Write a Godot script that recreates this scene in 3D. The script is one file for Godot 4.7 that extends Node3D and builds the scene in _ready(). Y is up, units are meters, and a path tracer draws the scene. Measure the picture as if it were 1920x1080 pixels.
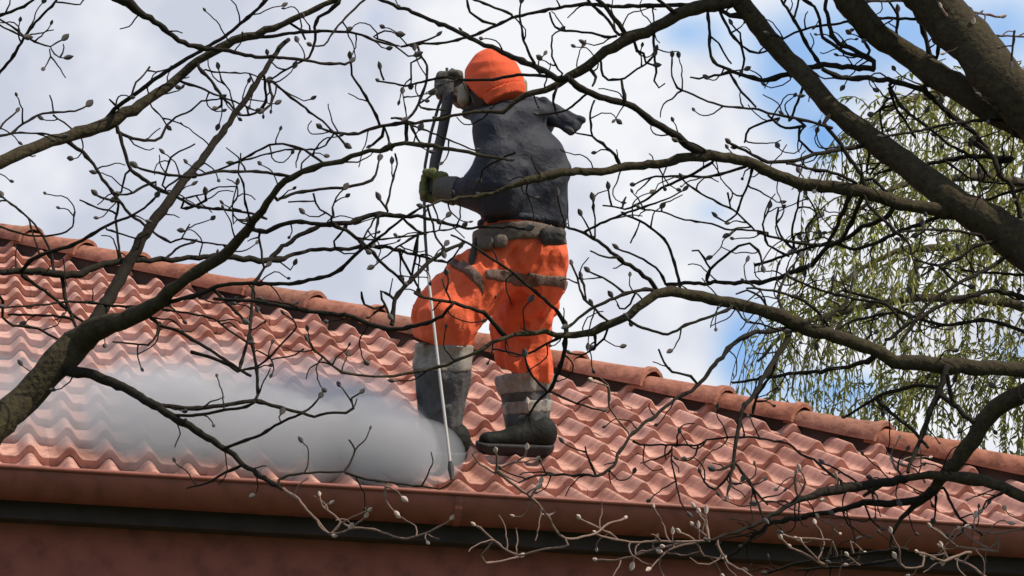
extends Node3D

# ------------------------------------------------------------------ view
const FOCAL := 4932.0            # in pixels of the 1920 wide photograph
const EYE := Vector3(0, 1.6, 0)
var look := Basis(Vector3.RIGHT, deg_to_rad(11.857)) * Basis(Vector3.BACK, deg_to_rad(1.80))

# the front slope of the roof: u along the eave, v up the slope, n out of it
const ROOF_AT := Vector3(0.1975, 3.3715, -11.2433)
var eave := Vector3(0.97662, 0, -0.21498).normalized()
var slope := Vector3(-0.2007, 0.35837, -0.91175).normalized()
var rise := Vector3(0.07704, 0.93358, 0.34999).normalized()
const GAUGE := 0.337
const EAVE_V := -1.348
const RIDGE_V := 5.73

var rng := RandomNumberGenerator.new()
var used := {}
var M := {}

func at(x: float, y: float, depth: float) -> Vector3:
	return EYE + look * Vector3((x - 960.0) / FOCAL * depth, (540.0 - y) / FOCAL * depth, -depth)

func roof_point(u: float, v: float, n := 0.0) -> Vector3:
	return ROOF_AT + eave * u + slope * v + rise * n

func on_roof(x: float, y: float, above := 0.0) -> Vector3:
	var ray := look * Vector3((x - 960.0) / FOCAL, (540.0 - y) / FOCAL, -1.0)
	var t := rise.dot(ROOF_AT + rise * above - EYE) / rise.dot(ray)
	return EYE + ray * t

func hip_v(u: float) -> float:
	return 1.756 - 1.064 * u

# ------------------------------------------------------------------ nodes
func numbered(called: String) -> String:
	if not used.has(called):
		used[called] = 0
		return called
	used[called] += 1
	return "%s_%03d" % [called, used[called]]

func put(called: String, mesh: Mesh, m: Material, parent: Node3D = null) -> MeshInstance3D:
	var o := MeshInstance3D.new()
	o.mesh = mesh
	o.material_override = m
	var home: Node3D = parent if parent else self
	if parent:
		var k: String = str(parent.get_instance_id()) + called
		used[k] = used.get(k, -1) + 1
		o.name = called if used[k] == 0 else "%s_%03d" % [called, used[k]]
	else:
		o.name = numbered(called)
	home.add_child(o, true)
	return o

func thing(called: String, label: String, category: String, where := Vector3.ZERO, kind := "") -> Node3D:
	var o := Node3D.new()
	o.name = numbered(called)
	add_child(o, true)
	o.position = where
	o.set_meta("label", label)
	o.set_meta("category", category)
	if kind:
		o.set_meta("kind", kind)
	return o

func part(called: String, mesh: Mesh, m: Material, parent: Node3D) -> MeshInstance3D:
	# a part whose vertices are given in the world's axes
	var o := put(called, mesh, m, parent)
	o.position = -parent.position
	return o

# ------------------------------------------------------------------ mesh collecting
class Shape:
	var v := PackedVector3Array()
	var n := PackedVector3Array()
	var i := PackedInt32Array()
	func tri(a: int, b: int, c: int) -> void:
		var f := (v[b] - v[a]).cross(v[c] - v[a])
		if f.dot(n[a] + n[b] + n[c]) > 0.0:
			i.append(a); i.append(c); i.append(b)
		else:
			i.append(a); i.append(b); i.append(c)
	func quad(a: int, b: int, c: int, d: int) -> void:
		tri(a, b, c); tri(a, c, d)
	func flat(p: Array) -> void:
		# a flat polygon (convex), both its faces are drawn
		var f: Vector3 = (p[1] - p[0]).cross(p[2] - p[0]).normalized()
		var s := v.size()
		for q in p:
			v.append(q); n.append(f)
		for k in range(1, p.size() - 1):
			tri(s, s + k, s + k + 1)
	func facing(p: Array, out: Vector3) -> void:
		var s := v.size()
		for q in p:
			v.append(q); n.append(out)
		for k in range(1, p.size() - 1):
			tri(s, s + k, s + k + 1)
	func box(c: Vector3, x: Vector3, y: Vector3, z: Vector3) -> void:
		# half axes
		for s in [-1.0, 1.0]:
			facing([c + x * s - y - z, c + x * s + y - z, c + x * s + y + z, c + x * s - y + z], x.normalized() * s)
			facing([c + y * s - x - z, c + y * s + x - z, c + y * s + x + z, c + y * s - x + z], y.normalized() * s)
			facing([c + z * s - x - y, c + z * s + x - y, c + z * s + x + y, c + z * s - x + y], z.normalized() * s)
	func tube(pts: Array, radii: Array, sides := 7, caps := true, wob: FastNoiseLite = null, amt := 0.0) -> void:
		var count := pts.size()
		var first := v.size()
		var t0: Vector3 = (pts[1] - pts[0]).normalized()
		var up := Vector3.UP if absf(t0.y) < 0.9 else Vector3.RIGHT
		var side := t0.cross(up).normalized()
		for k in count:
			var t: Vector3 = (pts[mini(k + 1, count - 1)] - pts[maxi(k - 1, 0)]).normalized()
			side = (side - t * side.dot(t)).normalized()
			var other := t.cross(side)
			for s in sides:
				var a := TAU * s / sides
				var out := side * cos(a) + other * sin(a)
				var r: float = radii[k]
				if wob:
					r *= 1.0 + amt * wob.get_noise_3dv((pts[k] + out * r) * 20.0)
				v.append(pts[k] + out * r)
				n.append(out)
		for k in count - 1:
			for s in sides:
				var a := first + k * sides + s
				var b := first + k * sides + (s + 1) % sides
				quad(a, b, b + sides, a + sides)
		if caps:
			for e in [0, count - 1]:
				var t: Vector3 = (pts[0] - pts[1]).normalized() if e == 0 else (pts[count - 1] - pts[count - 2]).normalized()
				var ring := []
				for s in sides:
					ring.append(v[first + e * sides + s])
				facing(ring, t)
	func mesh() -> ArrayMesh:
		var a := []
		a.resize(Mesh.ARRAY_MAX)
		a[Mesh.ARRAY_VERTEX] = v
		a[Mesh.ARRAY_NORMAL] = n
		a[Mesh.ARRAY_INDEX] = i
		var m := ArrayMesh.new()
		m.add_surface_from_arrays(Mesh.PRIMITIVE_TRIANGLES, a)
		return m

# ------------------------------------------------------------------ materials
func lin(r: float, g: float, b: float) -> Color:
	return Color(r, g, b).linear_to_srgb()

func noise_tex(freq: float, stops: Array, seed_: int, size := 512, octaves := 4, as_normal := false, bump := 4.0) -> NoiseTexture2D:
	var f := FastNoiseLite.new()
	f.seed = seed_
	f.noise_type = FastNoiseLite.TYPE_SIMPLEX_SMOOTH
	f.frequency = freq
	f.fractal_octaves = octaves
	var t := NoiseTexture2D.new()
	t.width = size
	t.height = size
	t.seamless = true
	t.noise = f
	if as_normal:
		t.as_normal_map = true
		t.bump_strength = bump
	elif stops.size():
		var g := Gradient.new()
		g.offsets = PackedFloat32Array(stops.map(func(s): return s[0]))
		g.colors = PackedColorArray(stops.map(func(s): return s[1]))
		t.color_ramp = g
	return t

func mat(color: Color, rough := 0.85, tex: Texture2D = null, per_metre := 1.0, normal: Texture2D = null, strength := 1.0, spec := 0.5) -> StandardMaterial3D:
	var m := StandardMaterial3D.new()
	m.albedo_color = color
	m.roughness = rough
	m.metallic_specular = spec
	m.uv1_triplanar = true
	m.uv1_world_triplanar = true
	m.uv1_scale = Vector3.ONE * per_metre
	if tex:
		m.albedo_texture = tex
	if normal:
		m.normal_enabled = true
		m.normal_texture = normal
		m.normal_scale = strength
	return m

func grey(x: float) -> Color:
	return Color(x, x, x)

func materials() -> void:
	var mottled := noise_tex(0.012, [[0.0, Color(0.62, 0.61, 0.60)], [0.30, Color(0.84, 0.83, 0.83)], [0.45, Color(0.95, 0.94, 0.94)], [0.6, Color(1, 1, 1)], [0.8, Color(1, 1, 1)], [1.0, Color(1, 0.94, 0.86)]], 3, 1024, 6)
	var grain := noise_tex(0.06, [], 5, 512, 4, true, 3.0)
	var cloth := noise_tex(0.018, [], 8, 512, 5, true, 6.0)
	var fold_noise := FastNoiseLite.new()
	fold_noise.seed = 17
	fold_noise.noise_type = FastNoiseLite.TYPE_SIMPLEX_SMOOTH
	fold_noise.frequency = 0.0075
	fold_noise.fractal_type = FastNoiseLite.FRACTAL_RIDGED
	fold_noise.fractal_octaves = 3
	fold_noise.fractal_gain = 0.4
	fold_noise.domain_warp_enabled = true
	fold_noise.domain_warp_amplitude = 40.0
	fold_noise.domain_warp_frequency = 0.008
	cloth = NoiseTexture2D.new()
	cloth.width = 512
	cloth.height = 512
	cloth.seamless = true
	cloth.noise = fold_noise
	cloth.as_normal_map = true
	cloth.bump_strength = 14.0
	var worn := noise_tex(0.015, [[0.0, grey(0.72)], [0.5, grey(0.93)], [1.0, grey(1.0)]], 12, 512, 5)
	var bark := noise_tex(0.02, [[0.0, Color(0.55, 0.50, 0.46)], [0.42, Color(0.85, 0.80, 0.76)], [0.6, Color(0.84, 0.84, 0.72)], [0.75, Color(0.95, 0.97, 0.78)], [1.0, Color(1, 0.98, 0.92)]], 21, 512, 6)
	var bark_n := noise_tex(0.03, [], 22, 512, 5, true, 9.0)
	M.tile = []
	for c in [lin(0.525, 0.278, 0.215), lin(0.475, 0.246, 0.187), lin(0.565, 0.312, 0.246), lin(0.425, 0.208, 0.154), lin(0.505, 0.280, 0.222)]:
		M.tile.append(mat(c, 0.88, mottled, 1.2, grain, 0.2, 0.3))
	M.hip = [mat(lin(0.36, 0.155, 0.105), 0.9, mottled, 1.1, grain, 0.6, 0.3), mat(lin(0.34, 0.14, 0.09), 0.9, mottled, 1.0, grain, 0.6, 0.3), mat(lin(0.31, 0.145, 0.10), 0.9, mottled, 1.25, grain, 0.6, 0.3)]
	M.deck = mat(lin(0.045, 0.028, 0.022), 0.95)
	M.gutter = mat(lin(0.28, 0.080, 0.050), 0.55, worn, 1.2, grain, 0.12)
	M.fascia = mat(lin(0.045, 0.03, 0.025), 0.85, worn, 1.0)
	M.wall = mat(lin(0.36, 0.105, 0.074), 0.85, worn, 0.9, grain, 0.4)
	M.bark = mat(lin(0.060, 0.051, 0.038), 0.93, bark, 3.0, bark_n, 1.0, 0.25)
	M.twig = mat(lin(0.028, 0.024, 0.022), 0.9, bark, 6.0, bark_n, 0.6, 0.25)
	M.twig_sunlit = mat(lin(0.225, 0.145, 0.115), 0.85, worn, 6.0, bark_n, 0.4, 0.3)  # paler copy of the twig bark, sunlight painted into its colour
	M.bud = mat(lin(0.065, 0.055, 0.05), 0.95)
	M.bud_pale = mat(lin(0.44, 0.34, 0.28), 0.95)
	M.orange = mat(lin(0.63, 0.108, 0.044), 0.8, null, 2.2, cloth, 0.6, 0.3)
	M.cap = mat(lin(0.62, 0.092, 0.036), 0.85, null, 4.0, cloth, 0.25, 0.3)
	M.jacket = mat(lin(0.026, 0.028, 0.037), 0.66, null, 1.7, cloth, 0.75, 0.3)
	M.band = mat(lin(0.26, 0.235, 0.20), 0.6, worn, 6.0, cloth, 0.4)
	M.band_dirty = mat(lin(0.13, 0.07, 0.05), 0.7, worn, 6.0, cloth, 0.4)
	M.cuff = mat(lin(0.070, 0.070, 0.070), 0.85, worn, 4.0, cloth, 0.8)
	M.boot = mat(lin(0.014, 0.015, 0.012), 0.65, worn, 6.0, cloth, 0.4, 0.25)
	M.sole = mat(lin(0.012, 0.012, 0.012), 0.8)
	M.glove_grey = mat(lin(0.10, 0.09, 0.075), 0.85, worn, 8.0, cloth, 0.5)
	M.glove_green = mat(lin(0.12, 0.125, 0.035), 0.85, worn, 8.0, cloth, 0.5)
	M.muff = mat(lin(0.20, 0.165, 0.11), 0.6)
	M.skin = mat(lin(0.30, 0.16, 0.11), 0.6)
	M.belt = mat(lin(0.105, 0.078, 0.058), 0.75, worn, 5.0, cloth, 0.5)
	M.leather = mat(lin(0.035, 0.027, 0.022), 0.7, worn, 5.0, cloth, 0.5)
	M.metal = mat(lin(0.55, 0.53, 0.50), 0.4)
	M.metal.metallic = 0.6
	M.tube = mat(lin(0.36, 0.34, 0.32), 0.5)
	M.rubber = mat(lin(0.035, 0.032, 0.030), 0.75)
	M.grass = mat(lin(0.05, 0.075, 0.025), 0.95, worn, 0.6)
	M.willow_bark = mat(lin(0.075, 0.062, 0.042), 0.95, bark, 1.5)
	M.strand = mat(lin(0.10, 0.085, 0.045), 0.9)
	M.leaf = StandardMaterial3D.new()
	M.leaf.vertex_color_use_as_albedo = true
	M.leaf.roughness = 0.6
	M.leaf.metallic_specular = 0.3
	M.leaf.cull_mode = BaseMaterial3D.CULL_DISABLED
	M.leaf.backlight_enabled = true
	M.leaf.backlight = lin(0.35, 0.38, 0.10)

# ------------------------------------------------------------------ sky
func sky_color(dir: Vector3, big: FastNoiseLite, fine: FastNoiseLite, gaps: Array) -> Color:
	var az := rad_to_deg(atan2(dir.x, -dir.z))
	var el := rad_to_deg(asin(clampf(dir.y, -1.0, 1.0)))
	var blue := Color(0.575, 0.755, 0.955).lerp(Color(0.33, 0.54, 0.87), clampf(el / 70.0, 0.0, 1.0))
	var p := dir * 100.0 / maxf(0.35 + dir.y, 0.35)
	var b := big.get_noise_3dv(p * 0.35)
	var f := fine.get_noise_3dv(dir * 100.0)
	var cover := 0.78 + 0.9 * b + 0.28 * f
	if absf(az) < 16.0 and el < 26.0:
		var edge := smoothstep(16.0, 12.0, absf(az)) * smoothstep(26.0, 21.0, el)
		var inside := 1.12 + 0.25 * b + 0.16 * f
		for g in gaps:
			var x: float = (az - g[0]) / g[2]
			var y: float = (el - g[1]) / g[3]
			inside -= g[4] * exp(-(x * x + y * y)) * (1.0 + 0.55 * f)
		cover = lerpf(cover, inside, edge)
	var tone := clampf(0.52 + 1.5 * fine.get_noise_3dv(dir * 62.0 + Vector3(9, 3, 5)) + 0.5 * b + clampf((az + 2.0) / 12.0, -0.55, 0.5), 0.0, 1.0)
	var cloud := Color(0.800, 0.820, 0.880).lerp(Color(0.960, 0.965, 0.982), tone)
	return blue.lerp(cloud, smoothstep(0.15, 0.95, cover))

func make_sky() -> Sky:
	var big := FastNoiseLite.new()
	big.seed = 11
	big.noise_type = FastNoiseLite.TYPE_SIMPLEX_SMOOTH
	big.frequency = 0.03
	big.fractal_octaves = 5
	var fine := FastNoiseLite.new()
	fine.seed = 4
	fine.noise_type = FastNoiseLite.TYPE_SIMPLEX_SMOOTH
	fine.frequency = 0.17
	fine.fractal_octaves = 5
	fine.fractal_gain = 0.55
	var gaps := []
	for g in [[1290, 60, 95, 55, 0.62], [1480, 130, 115, 140, 0.68], [1680, 60, 160, 120, 0.62], [1900, 60, 120, 110, 0.6], [1400, 650, 75, 110, 0.78], [1570, 740, 130, 55, 0.8], [1335, 395, 55, 35, 0.42], [705, 35, 50, 35, 0.4], [1545, 265, 60, 50, 0.6], [1900, 660, 60, 40, 0.5]]:
		var d := (at(g[0], g[1], 1.0) - EYE).normalized()
		gaps.append([rad_to_deg(atan2(d.x, -d.z)), rad_to_deg(asin(d.y)), g[2] * 0.01162, g[3] * 0.01162, g[4]])
	var W := 1024
	var H := 512
	var im := Image.create(W, H, false, Image.FORMAT_RGB8)
	for y in H:
		var el := PI * (0.5 - (y + 0.5) / H)
		for x in W:
			var az := TAU * (x + 0.5) / W
			if el < -0.02:
				im.set_pixel(x, y, Color(0.33, 0.34, 0.30))
			else:
				im.set_pixel(x, y, sky_color(Vector3(sin(az) * cos(el), sin(el), -cos(az) * cos(el)), big, fine, gaps))
	im.resize(4096, 2048, Image.INTERPOLATE_CUBIC)
	for y in range(690, 1024):
		var el := PI * (0.5 - (y + 0.5) / 2048.0)
		for x in range(-215, 215):
			var az := TAU * (x + 0.5) / 4096.0
			im.set_pixel(posmod(x, 4096), y, sky_color(Vector3(sin(az) * cos(el), sin(el), -cos(az) * cos(el)), big, fine, gaps))
	var pano := PanoramaSkyMaterial.new()
	pano.panorama = ImageTexture.create_from_image(im)
	pano.energy_multiplier = 1.0
	var s := Sky.new()
	s.sky_material = pano
	return s

# ------------------------------------------------------------------ house
func tile_height(x: float) -> float:
	# two rounded rolls with flat pans between, 30 cm wide
	var t := absf(fposmod(x - 0.075 + 0.075, 0.15) - 0.075) / 0.075
	return -0.047 * smoothstep(0.02, 0.70, t)

func tile_mesh(u0: float, v0: float, cut: bool) -> ArrayMesh:
	# its own axes: x along the eave, y up the slope, z out of the roof
	var s := Shape.new()
	var cols := 24
	var long := GAUGE + 0.055
	var lower := []
	var upper := []
	for k in cols + 1:
		var x := -0.15 + 0.3 * k / cols
		var top := long
		if cut:
			top = minf(long, hip_v(u0 + x) - v0 - 0.03)
		lower.append(Vector3(x, 0, tile_height(x)))
		upper.append(Vector3(x, top, tile_height(x) - 0.044 * top / long))
	for k in cols:
		var a: Vector3 = lower[k]
		var b: Vector3 = lower[k + 1]
		var c: Vector3 = upper[k + 1]
		var d: Vector3 = upper[k]
		if c.y <= 0.004 or d.y <= 0.004:
			continue
		var na := Vector3(-(tile_height(a.x + 0.002) - tile_height(a.x - 0.002)) / 0.004, 0.05, 1).normalized()
		var nb := Vector3(-(tile_height(b.x + 0.002) - tile_height(b.x - 0.002)) / 0.004, 0.05, 1).normalized()
		var f := s.v.size()
		s.v.append_array([a, b, c, d])
		s.n.append_array([na, nb, nb, na])
		s.quad(f, f + 1, f + 2, f + 3)
		# rounded front edge, then the front face under it
		var ra := a + Vector3(0, -0.004, -0.005)
		var rb := b + Vector3(0, -0.004, -0.005)
		f = s.v.size()
		s.v.append_array([a, b, rb, ra])
		s.n.append_array([na, nb, Vector3(0, -1, 0.2).normalized(), Vector3(0, -1, 0.2).normalized()])
		s.quad(f, f + 1, f + 2, f + 3)
		s.facing([ra, rb, rb + Vector3(0, 0.005, -0.032), ra + Vector3(0, 0.005, -0.032)], Vector3(0, -1, -0.1).normalized())
	if s.i.is_empty():
		return null
	return s.mesh()

func build_house() -> void:
	var base := Vector3(-1.0, 0, -13.0)
	var house := thing("house", "single storey house with red brown wavy clay tile hip roof and dark brown wall", "house", base)
	var frame := Basis(eave, slope, rise)
	# the closed deck under the tiles: front slope, hip slope to the right, back
	var left_u := -5.4
	var corner := (1.756 - EAVE_V) / 1.064
	var top_u := (1.756 - RIDGE_V) / 1.064
	var low := -0.085
	var s := Shape.new()
	var a := roof_point(left_u, EAVE_V + 0.02, low)
	var b := roof_point(corner, EAVE_V + 0.02, low)
	var c := roof_point(top_u, RIDGE_V, low)
	var d := roof_point(left_u, RIDGE_V, low)
	var inward := Vector3(eave.z, 0, -eave.x)       # horizontally away from the eave
	var flat_depth := (RIDGE_V - EAVE_V) * 0.9336
	var back_left := a + inward * flat_depth * 2.0
	var back_right := b + inward * flat_depth * 2.0
	s.flat([a, b, c, d])
	s.flat([b, back_right, c])
	s.flat([back_right, back_left, d, c])
	var soffit_in := inward * 0.30
	var under := Vector3(0, -0.09, 0)
	var roof := part("roof", s.mesh(), M.deck, house)
	# tiles of the front slope
	var whole := tile_mesh(0, 0, false)
	var spots := []
	for row in range(0, 21):
		var v0 := EAVE_V + GAUGE * row
		for col in range(-18, 11):
			var u0 := 0.075 + 0.3 * col
			if hip_v(u0 - 0.15) - v0 < 0.05:
				continue
			spots.append([u0, v0, absf(u0 + 0.3) + absf(v0 - 0.6) * 0.55])
	spots.sort_custom(func(p, q): return p[2] < q[2])
	rng.seed = 77
	var rest := []
	for k in spots.size():
		var u0: float = spots[k][0]
		var v0: float = spots[k][1]
		var near_hip := hip_v(u0 + 0.15) - v0 < GAUGE + 0.09
		var mesh := tile_mesh(u0, v0, true) if near_hip else whole
		if mesh == null:
			continue
		var turn := Basis(Vector3.BACK, rng.randf_range(-0.006, 0.006)) * Basis(Vector3.RIGHT, rng.randf_range(-0.007, 0.007))
		var where := Transform3D(frame * turn, roof_point(u0 + rng.randf_range(-0.0015, 0.0015), v0 + rng.randf_range(-0.004, 0.004), rng.randf_range(-0.002, 0.002)))
		if k < 300:
			var o := put("roof_tile", mesh, M.tile[rng.randi() % 5], roof)
			o.transform = where
		else:
			rest.append([mesh, where])
	var more := SurfaceTool.new()
	more.begin(Mesh.PRIMITIVE_TRIANGLES)
	for r in rest:
		more.append_from(r[0], 0, r[1])
	var far := put("farther_roof_tiles", more.commit(), M.tile[0], roof)
	far.set_meta("kind", "stuff")
	# tiles of the slope round the corner, past the hip
	var hip_dir := (slope * -1.064 + eave).normalized()
	# hip tiles: half round, each overlapping the next one below
	var along := (b - c).normalized()
	var start := roof_point(0, hip_v(0), 0)
	var span := 0.415
	var out := (rise + Vector3.UP * 0.8).normalized()
	out = (out - along * out.dot(along)).normalized()
	# the hip's own up: halfway between the two slopes
	var other_n := (b - c).cross(back_right - c).normalized()
	if other_n.y < 0:
		other_n = -other_n
	out = (rise + other_n).normalized()
	out = (out - along * out.dot(along)).normalized()
	var across := along.cross(out).normalized()
	var hs := []
	for variant in 3:
		hs.append(hip_mesh(variant))
	var k0 := int(floor((start.distance_to(roof_point(corner, EAVE_V, 0))) / span))
	rng.seed = 5
	for k in range(-15, k0 + 1):
		var t := span * (k + 0.36)
		var o := put("hip_tile", hs[rng.randi() % 3], M.hip[rng.randi() % 3], roof)
		var turn := Basis(Vector3.UP, rng.randf_range(-0.025, 0.025)) * Basis(Vector3.BACK, rng.randf_range(-0.04, 0.04))
		o.transform = Transform3D(Basis(across, out, along) * turn, start + along * t + out * (-0.018 + rng.randf_range(-0.005, 0.005)))
	# mortar bed under the hip tiles
	var bed := Shape.new()
	bed.box(start + along * -1.2 - out * 0.075, along * 4.9, across * 0.06, out * 0.06)
	put("mortar_bed", bed.mesh(), M.deck, roof)
	# gutter
	var g_out := -inward
	var lip_y := -0.033
	var g0 := roof_point(left_u, EAVE_V, 0)
	var profile := []
	for k in 13:
		var ang := PI * k / 12.0
		profile.append(Vector2(0.075 - 0.07 * cos(ang) + 0.0, -0.112 * sin(ang)))
	var gs := Shape.new()
	var g_length := corner - left_u + 0.12
	var steps := 24
	for j in steps + 1:
		for k in profile.size():
			var q: Vector2 = profile[k]
			var ang := PI * k / 12.0
			gs.v.append(g0 + eave * (g_length * j / steps) + g_out * q.x + Vector3(0, lip_y + q.y, 0))
			gs.n.append((g_out * -cos(ang) + Vector3(0, -sin(ang), 0)).normalized())
	for j in steps:
		for k in profile.size() - 1:
			var q := j * profile.size() + k
			gs.quad(q, q + 1, q + 1 + profile.size(), q + profile.size())
	var gutter := part("gutter", gs.mesh(), M.gutter, house)
	var bead := Shape.new()
	bead.tube([g0 + g_out * 0.149 + Vector3(0, lip_y, 0), g0 + eave * g_length + g_out * 0.149 + Vector3(0, lip_y, 0)], [0.009, 0.009], 10)
	put("gutter_bead", bead.mesh(), M.gutter, gutter)
	for gu in [-2.6, -0.7, 1.35]:
		var js := Shape.new()
		for k in profile.size() - 1:
			var q: Vector2 = profile[k] * 1.0
			var q2: Vector2 = profile[k + 1]
			var c0 := Vector2(0.075, -0.02)
			q = c0 + (q - c0) * 1.035
			q2 = c0 + (q2 - c0) * 1.035
			var p: Vector3 = g0 + eave * (gu - left_u) + Vector3(0, lip_y, 0)
			js.flat([p + g_out * q.x + Vector3(0, q.y, 0), p + g_out * q2.x + Vector3(0, q2.y, 0), p + eave * 0.028 + g_out * q2.x + Vector3(0, q2.y, 0), p + eave * 0.028 + g_out * q.x + Vector3(0, q.y, 0)])
		put("gutter_joint", js.mesh(), M.gutter, gutter)
	# fascia board, soffit and wall
	var fs := Shape.new()
	var mid := g0 + eave * (g_length * 0.5)
	fs.box(mid + inward * 0.015 + Vector3(0, -0.115, 0), eave * (g_length * 0.5 - 0.06), Vector3(0, 0.085, 0), inward * 0.014)
	part("fascia", fs.mesh(), M.fascia, house)
	var so := Shape.new()
	so.box(mid + inward * 0.20 + Vector3(0, -0.192, 0), eave * (g_length * 0.5 - 0.06), Vector3(0, 0.008, 0), inward * 0.17)
	part("soffit", so.mesh(), M.fascia, house)
	var ws := Shape.new()
	var wall_top: float = g0.y - 0.20
	var wl := g0 + inward * 0.16
	wl.y = 0
	var wr := wl + eave * (g_length - 0.35)
	var deep := inward * (flat_depth * 2.0 - 0.5)
	for pair in [[wl, wr, -inward], [wr, wr + deep, eave], [wr + deep, wl + deep, inward], [wl + deep, wl, -eave]]:
		ws.facing([pair[0], pair[1], pair[1] + Vector3(0, wall_top, 0), pair[0] + Vector3(0, wall_top, 0)], pair[2])
	part("wall", ws.mesh(), M.wall, house)

func hip_mesh(variant: int) -> ArrayMesh:
	# x across, y up, z down along the hip; wider at the lower end, with a thick rim there
	var s := Shape.new()
	var arc := 12
	var long := 0.46
	var rings := [[-0.02, 0.083, 0.0], [0.10, 0.088, 0.002], [0.30, 0.096, 0.006], [0.405, 0.103, 0.010], [0.425, 0.113, 0.013], [0.450, 0.114, 0.014], [0.458, 0.109, 0.013], [0.458, 0.094, 0.010]]
	for r in rings:
		for k in arc + 1:
			var ang := PI * (k as float / arc) * 1.06 - 0.03 * PI
			var rad: float = r[1] * (1.0 + 0.012 * sin(k * 2.1 + variant * 2.0))
			s.v.append(Vector3(cos(ang) * rad, sin(ang) * rad * 0.86 - 0.008 + r[2], r[0]))
			s.n.append(Vector3(cos(ang), sin(ang), 0.08).normalized())
	for j in rings.size() - 1:
		for k in arc:
			var q := j * (arc + 1) + k
			s.quad(q, q + 1, q + arc + 2, q + arc + 1)
	for k in (arc + 1) * 2:
		s.n[s.n.size() - 1 - k] = Vector3(0, 0.1, 1).normalized()
	return s.mesh()

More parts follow.
